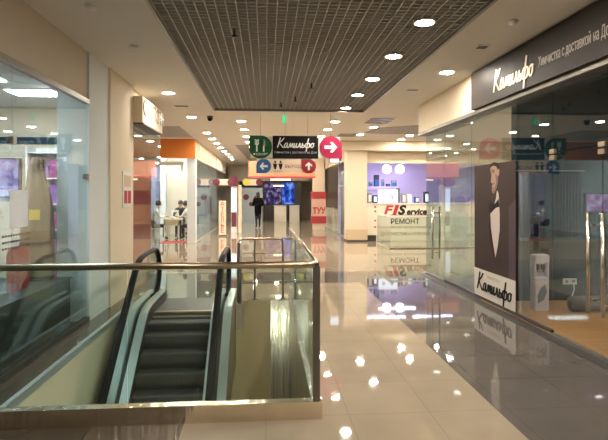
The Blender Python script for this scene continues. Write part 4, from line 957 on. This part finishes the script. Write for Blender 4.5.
part('apron', MB().box(-3.53, -3.0, 17.62, 17.65, 0.52, 0.70), 'tabletop', tb)
for x in (-3.51, -3.02):
    for y in (17.64, 18.31): part('leg', MB().box(x-0.02, x+0.02, y-0.02, y+0.02, 0, 0.70), 'white', tb)
sm = thing('sewing_machine', 'white sewing machine on the pale sewing table', 'sewing machine', (-3.25, 18.23, 0.741))
part('bed', MB().bevbox(-3.38, -3.12, 18.16, 18.30, 0.741, 0.79, 0.01), 'cloth_white', sm)
part('arm', MB().box(-3.18, -3.12, 18.18, 18.28, 0.79, 0.97).box(-3.38, -3.12, 18.18, 18.28, 0.97, 1.04).box(-3.38, -3.33, 18.19, 18.27, 0.86, 0.97), 'cloth_white', sm)
part('hand_wheel', MB().tube([(-3.12, 18.23, 0.98), (-3.09, 18.23, 0.98)], 0.05, 14), 'dark_trim', sm)
solo('rug', MB().box(-3.5, -2.62, 16.75, 17.4, 0.0, 0.015), 'redmat', 'red rug on the floor in front of the sewing table', 'rug')
cl = solo('cloth_heap', MB().ball((-3.25, 17.70, 0.79), 0.10, 0.07, 0.05), 'cloth_white', 'heap of white cloth on the sewing table', 'cloth')
ws = solo('white_shelf', MB().box(-3.75, -2.9, 17.2, 17.3, 2.60, 2.72).prism([(-2.9, 2.72), (-2.78, 2.72), (-2.84, 2.36), (-2.9, 2.5)], (0, 17.2, 0), UX, UZ, UY, 0.1), 'white', 'white hanging valance under the orange bulkhead', 'valance')

# garment racks behind the side glass of the tailoring shop
cols = ['cloth_grey', 'violetbox', 'cloth_white', 'blue', 'cloth_dark', 'redmat', 'lav', 'maroon']
cname = dict(cloth_grey='grey', violetbox='violet', cloth_white='white', blue='blue', cloth_dark='black', redmat='red', lav='lilac', maroon='maroon')
for q, (x, ya) in enumerate([(-2.75, 21.0), (-2.75, 23.0)]):
    t = thing('garment_rail', 'garment rail hung behind the side glass of the tailoring shop, %s one' % ['nearer', 'farther'][q], 'rail', (x, ya+0.7, 1.61))
    part('rail', MB().tube([(x, ya, 1.625), (x, ya+1.4, 1.625)], 0.012, 8), 'grey_metal', t)
    for yy in (ya, ya+1.4): part('hanger_rod', MB().tube([(x, yy, 1.62), (x, yy, 3.2)], 0.010, 8), 'grey_metal', t)
    for i in range(8):
        yy = ya + 0.16 + i*0.155; k = cols[(i*3+q) % 8]; h = random.uniform(0.75, 1.0)
        m = MB(); m.prism([(-0.03, 1.53), (-0.19, 1.47), (-0.21, 1.40), (-0.17, 1.37), (-0.19, 1.53-h), (0.19, 1.53-h), (0.17, 1.37), (0.21, 1.40), (0.19, 1.47), (0.03, 1.53)], (x, yy+0.035, 0), UX, UZ, FACE, 0.07)
        o = solo('garment', m, k, '%s garment on the %s rail of the tailoring shop, %s from its near end' % (cname[k], ['nearer', 'farther'][q], ORDW[i]), 'garment', 'garments on the tailoring shop racks')
        part('hanger_hook', MB().tube([(x, yy, 1.52), (x, yy, 1.58), (x+0.012, yy, 1.612)], 0.004, 6), 'grey_metal', o)
# vertical sign outside the tailoring shop
ts = thing('totem_sign', 'tall cream board sign with red vertical lettering outside the tailoring shop', 'sign', (-1.66, 19.3, 0))
part('board', MB().box(-1.80, -1.53, 19.3, 19.36, 0.06, 1.36), 'signcream', ts)
part('foot', MB().box(-1.86, -1.47, 19.2, 19.46, 0, 0.06), 'grey_metal', ts)
m = MB()
for i, chh in enumerate('АТЕЛЬЕ'): text_mb(m, chh, 0.235, (-1.665, 19.3, 1.23 - i*0.205), UX, UZ, FACE, t=0.005)
part('lettering', m, 'redmat', ts)

# ------------------------------------------------------------------ far end
pl = thing('light_column', 'white lit column with a maroon head on the left of the far corridor', 'column', (-1.3, 21.2, 0))
part('shaft', MB().box(-1.46, -1.22, 21.1, 21.35, 0, 1.95), 'white', pl); part('head', MB().box(-1.48, -1.18, 21.08, 21.37, 1.95, 2.35), 'maroon', pl)
part('lit_panel', MB().box(-1.44, -1.24, 21.09, 21.1, 0.9, 1.85), 'lightbox', pl)
part('dark_panel', MB().box(-1.44, -1.24, 21.09, 21.1, 0.25, 0.85), 'maroon', pl)
part('side_panel', MB().box(-1.18, -1.02, 21.15, 21.3, 0, 2.0), 'cream', pl)
for i, (x0, x1, yy, c, lab) in enumerate([(-2.35, -1.5, 23.0, 'maroon', 'cream hanging sign left of the lit column'), (-1.0, -0.2, 23.0, 'yellow', 'cream hanging sign with a yellow disc right of the lit column')]):
    t = solo('hanging_shop_sign', MB().box(x0, x1, yy, yy+0.05, 2.02, 2.30), 'signcream', lab, 'sign')
    part('disc', MB().prism(circle(0.16, 20, x0+0.1, 2.16), (0, yy, 0), UX, UZ, FACE, 0.02), c, t)
    part('disc', MB().prism(circle(0.16, 20, x1-0.1, 2.16), (0, yy, 0), UX, UZ, FACE, 0.02), 'maroon', t)
    for xx in (x0+0.1, x1-0.1): part('suspension_wire', MB().tube([(xx, yy+0.02, 2.29), (xx, yy+0.02, HC)], 0.006, 6), 'grey_metal', t)
ks = thing('disc_kiosk', 'pale blue shop front with maroon discs at the far left end', 'shop front', (-0.8, 29.0, 0))
part('front_panel', MB().box(-1.5, -0.2, 29.0, 29.2, 0, 2.0), 'pale_shop', ks); part('name_board', MB().box(-1.5, -0.2, 28.95, 29.2, 2.0, 2.35), 'slate', ks)
for x, z, r in ((-1.15, 1.45, 0.17), (-0.55, 1.40, 0.14), (-0.85, 1.05, 0.13), (-0.4, 0.95, 0.12)): part('disc', MB().prism(circle(r, 20, x, z), (0, 29.0, 0), UX, UZ, FACE, 0.01), 'maroon', ks)
dsp = thing('display_shop', 'dark shop front with blue and plum glowing displays at the far end', 'shop front', (1.0, 31.0, 0))
part('frame', MB().box(-0.15, 2.2, 31.05, 31.2, 0, 2.4), 'dark_trim', dsp)
part('plum_screen', MB().box(-0.1, 0.95, 31.0, 31.05, 1.0, 2.3), 'darkscreen', dsp); part('blue_screen', MB().box(1.0, 1.75, 31.0, 31.05, 1.0, 2.35), 'bluescreen', dsp)
part('light_strip', MB().box(0.45, 1.1, 30.97, 31.0, 2.1, 2.18), 'warmstrip', dsp)
for i, (x, w_) in enumerate([(0.48, 0.72), (1.40, 0.58)]):
    o = solo('sales_counter', MB().bevbox(x, x+w_, 29.6, 30.1, 0.0, 0.92, 0.02), 'counter' if i == 0 else 'frost', ['beige sales counter before the plum display', 'pale sales counter before the blue display'][i], 'counter')
    part('worktop', MB().box(x-0.02, x+w_+0.02, 29.58, 30.12, 0.921, 0.95), 'white', o)
rc = thing('advert_pillar', 'square pillar wrapped in pink and red adverts right of the far corridor', 'pillar', (2.38, 22.6, 0))
part('shaft', MB().box(2.12, 2.64, 22.4, 22.9, 0, HC-0.002), 'signcream', rc)
for a, b in ((1.42, 1.72), (0.30, 0.62)): part('red_band', MB().box(2.05, 2.71, 22.36, 22.94, a, b), 'redmat', rc)
part('pink_wrap', MB().box(2.08, 2.68, 22.38, 22.92, 0.62, 1.42), 'palepink', rc)
m = MB(); text_mb(m, 'ТУУ', 0.36, (2.38, 22.38, 0.86), UX, UZ, FACE, t=0.006, sx=0.82, bold=0.014); part('lettering', m, 'redmat', rc)
bs = solo('blue_screen', MB().box(2.25, 2.60, 17.6, 17.66, 2.72, 3.05), 'dark_trim', 'small blue and white screen beside the cream pillar, under the ceiling', 'screen')
part('display', MB().box(2.27, 2.58, 17.59, 17.6, 2.74, 3.03), 'lightbox', bs)
part('bracket', MB().box(2.55, 2.66, 17.61, 17.65, 2.8, 3.4), 'dark_trim', bs)
gcurt = MB(); n = 40
f = [(2.95, 18.2 + 1.3*i/n + 0.0, 0.03*math.sin(i*1.6)) for i in range(n+1)]
gcurt.smooth = True
gcurt.loft([[(a+c, b, z) for a, b, c in f] + [(a+c+0.02, b, z) for a, b, c in reversed(f)] for z in (0.05, 2.5)])
solo('grey_drape', gcurt, 'cloth_grey', 'grey pleated drape behind the shop window past the cream pillar', 'drape')
bn = solo('shop_counter', MB().box(2.95, 3.35, 21.6, 25.0, 0, 0.95), 'counter', 'cream counter behind the far right shop windows', 'counter')
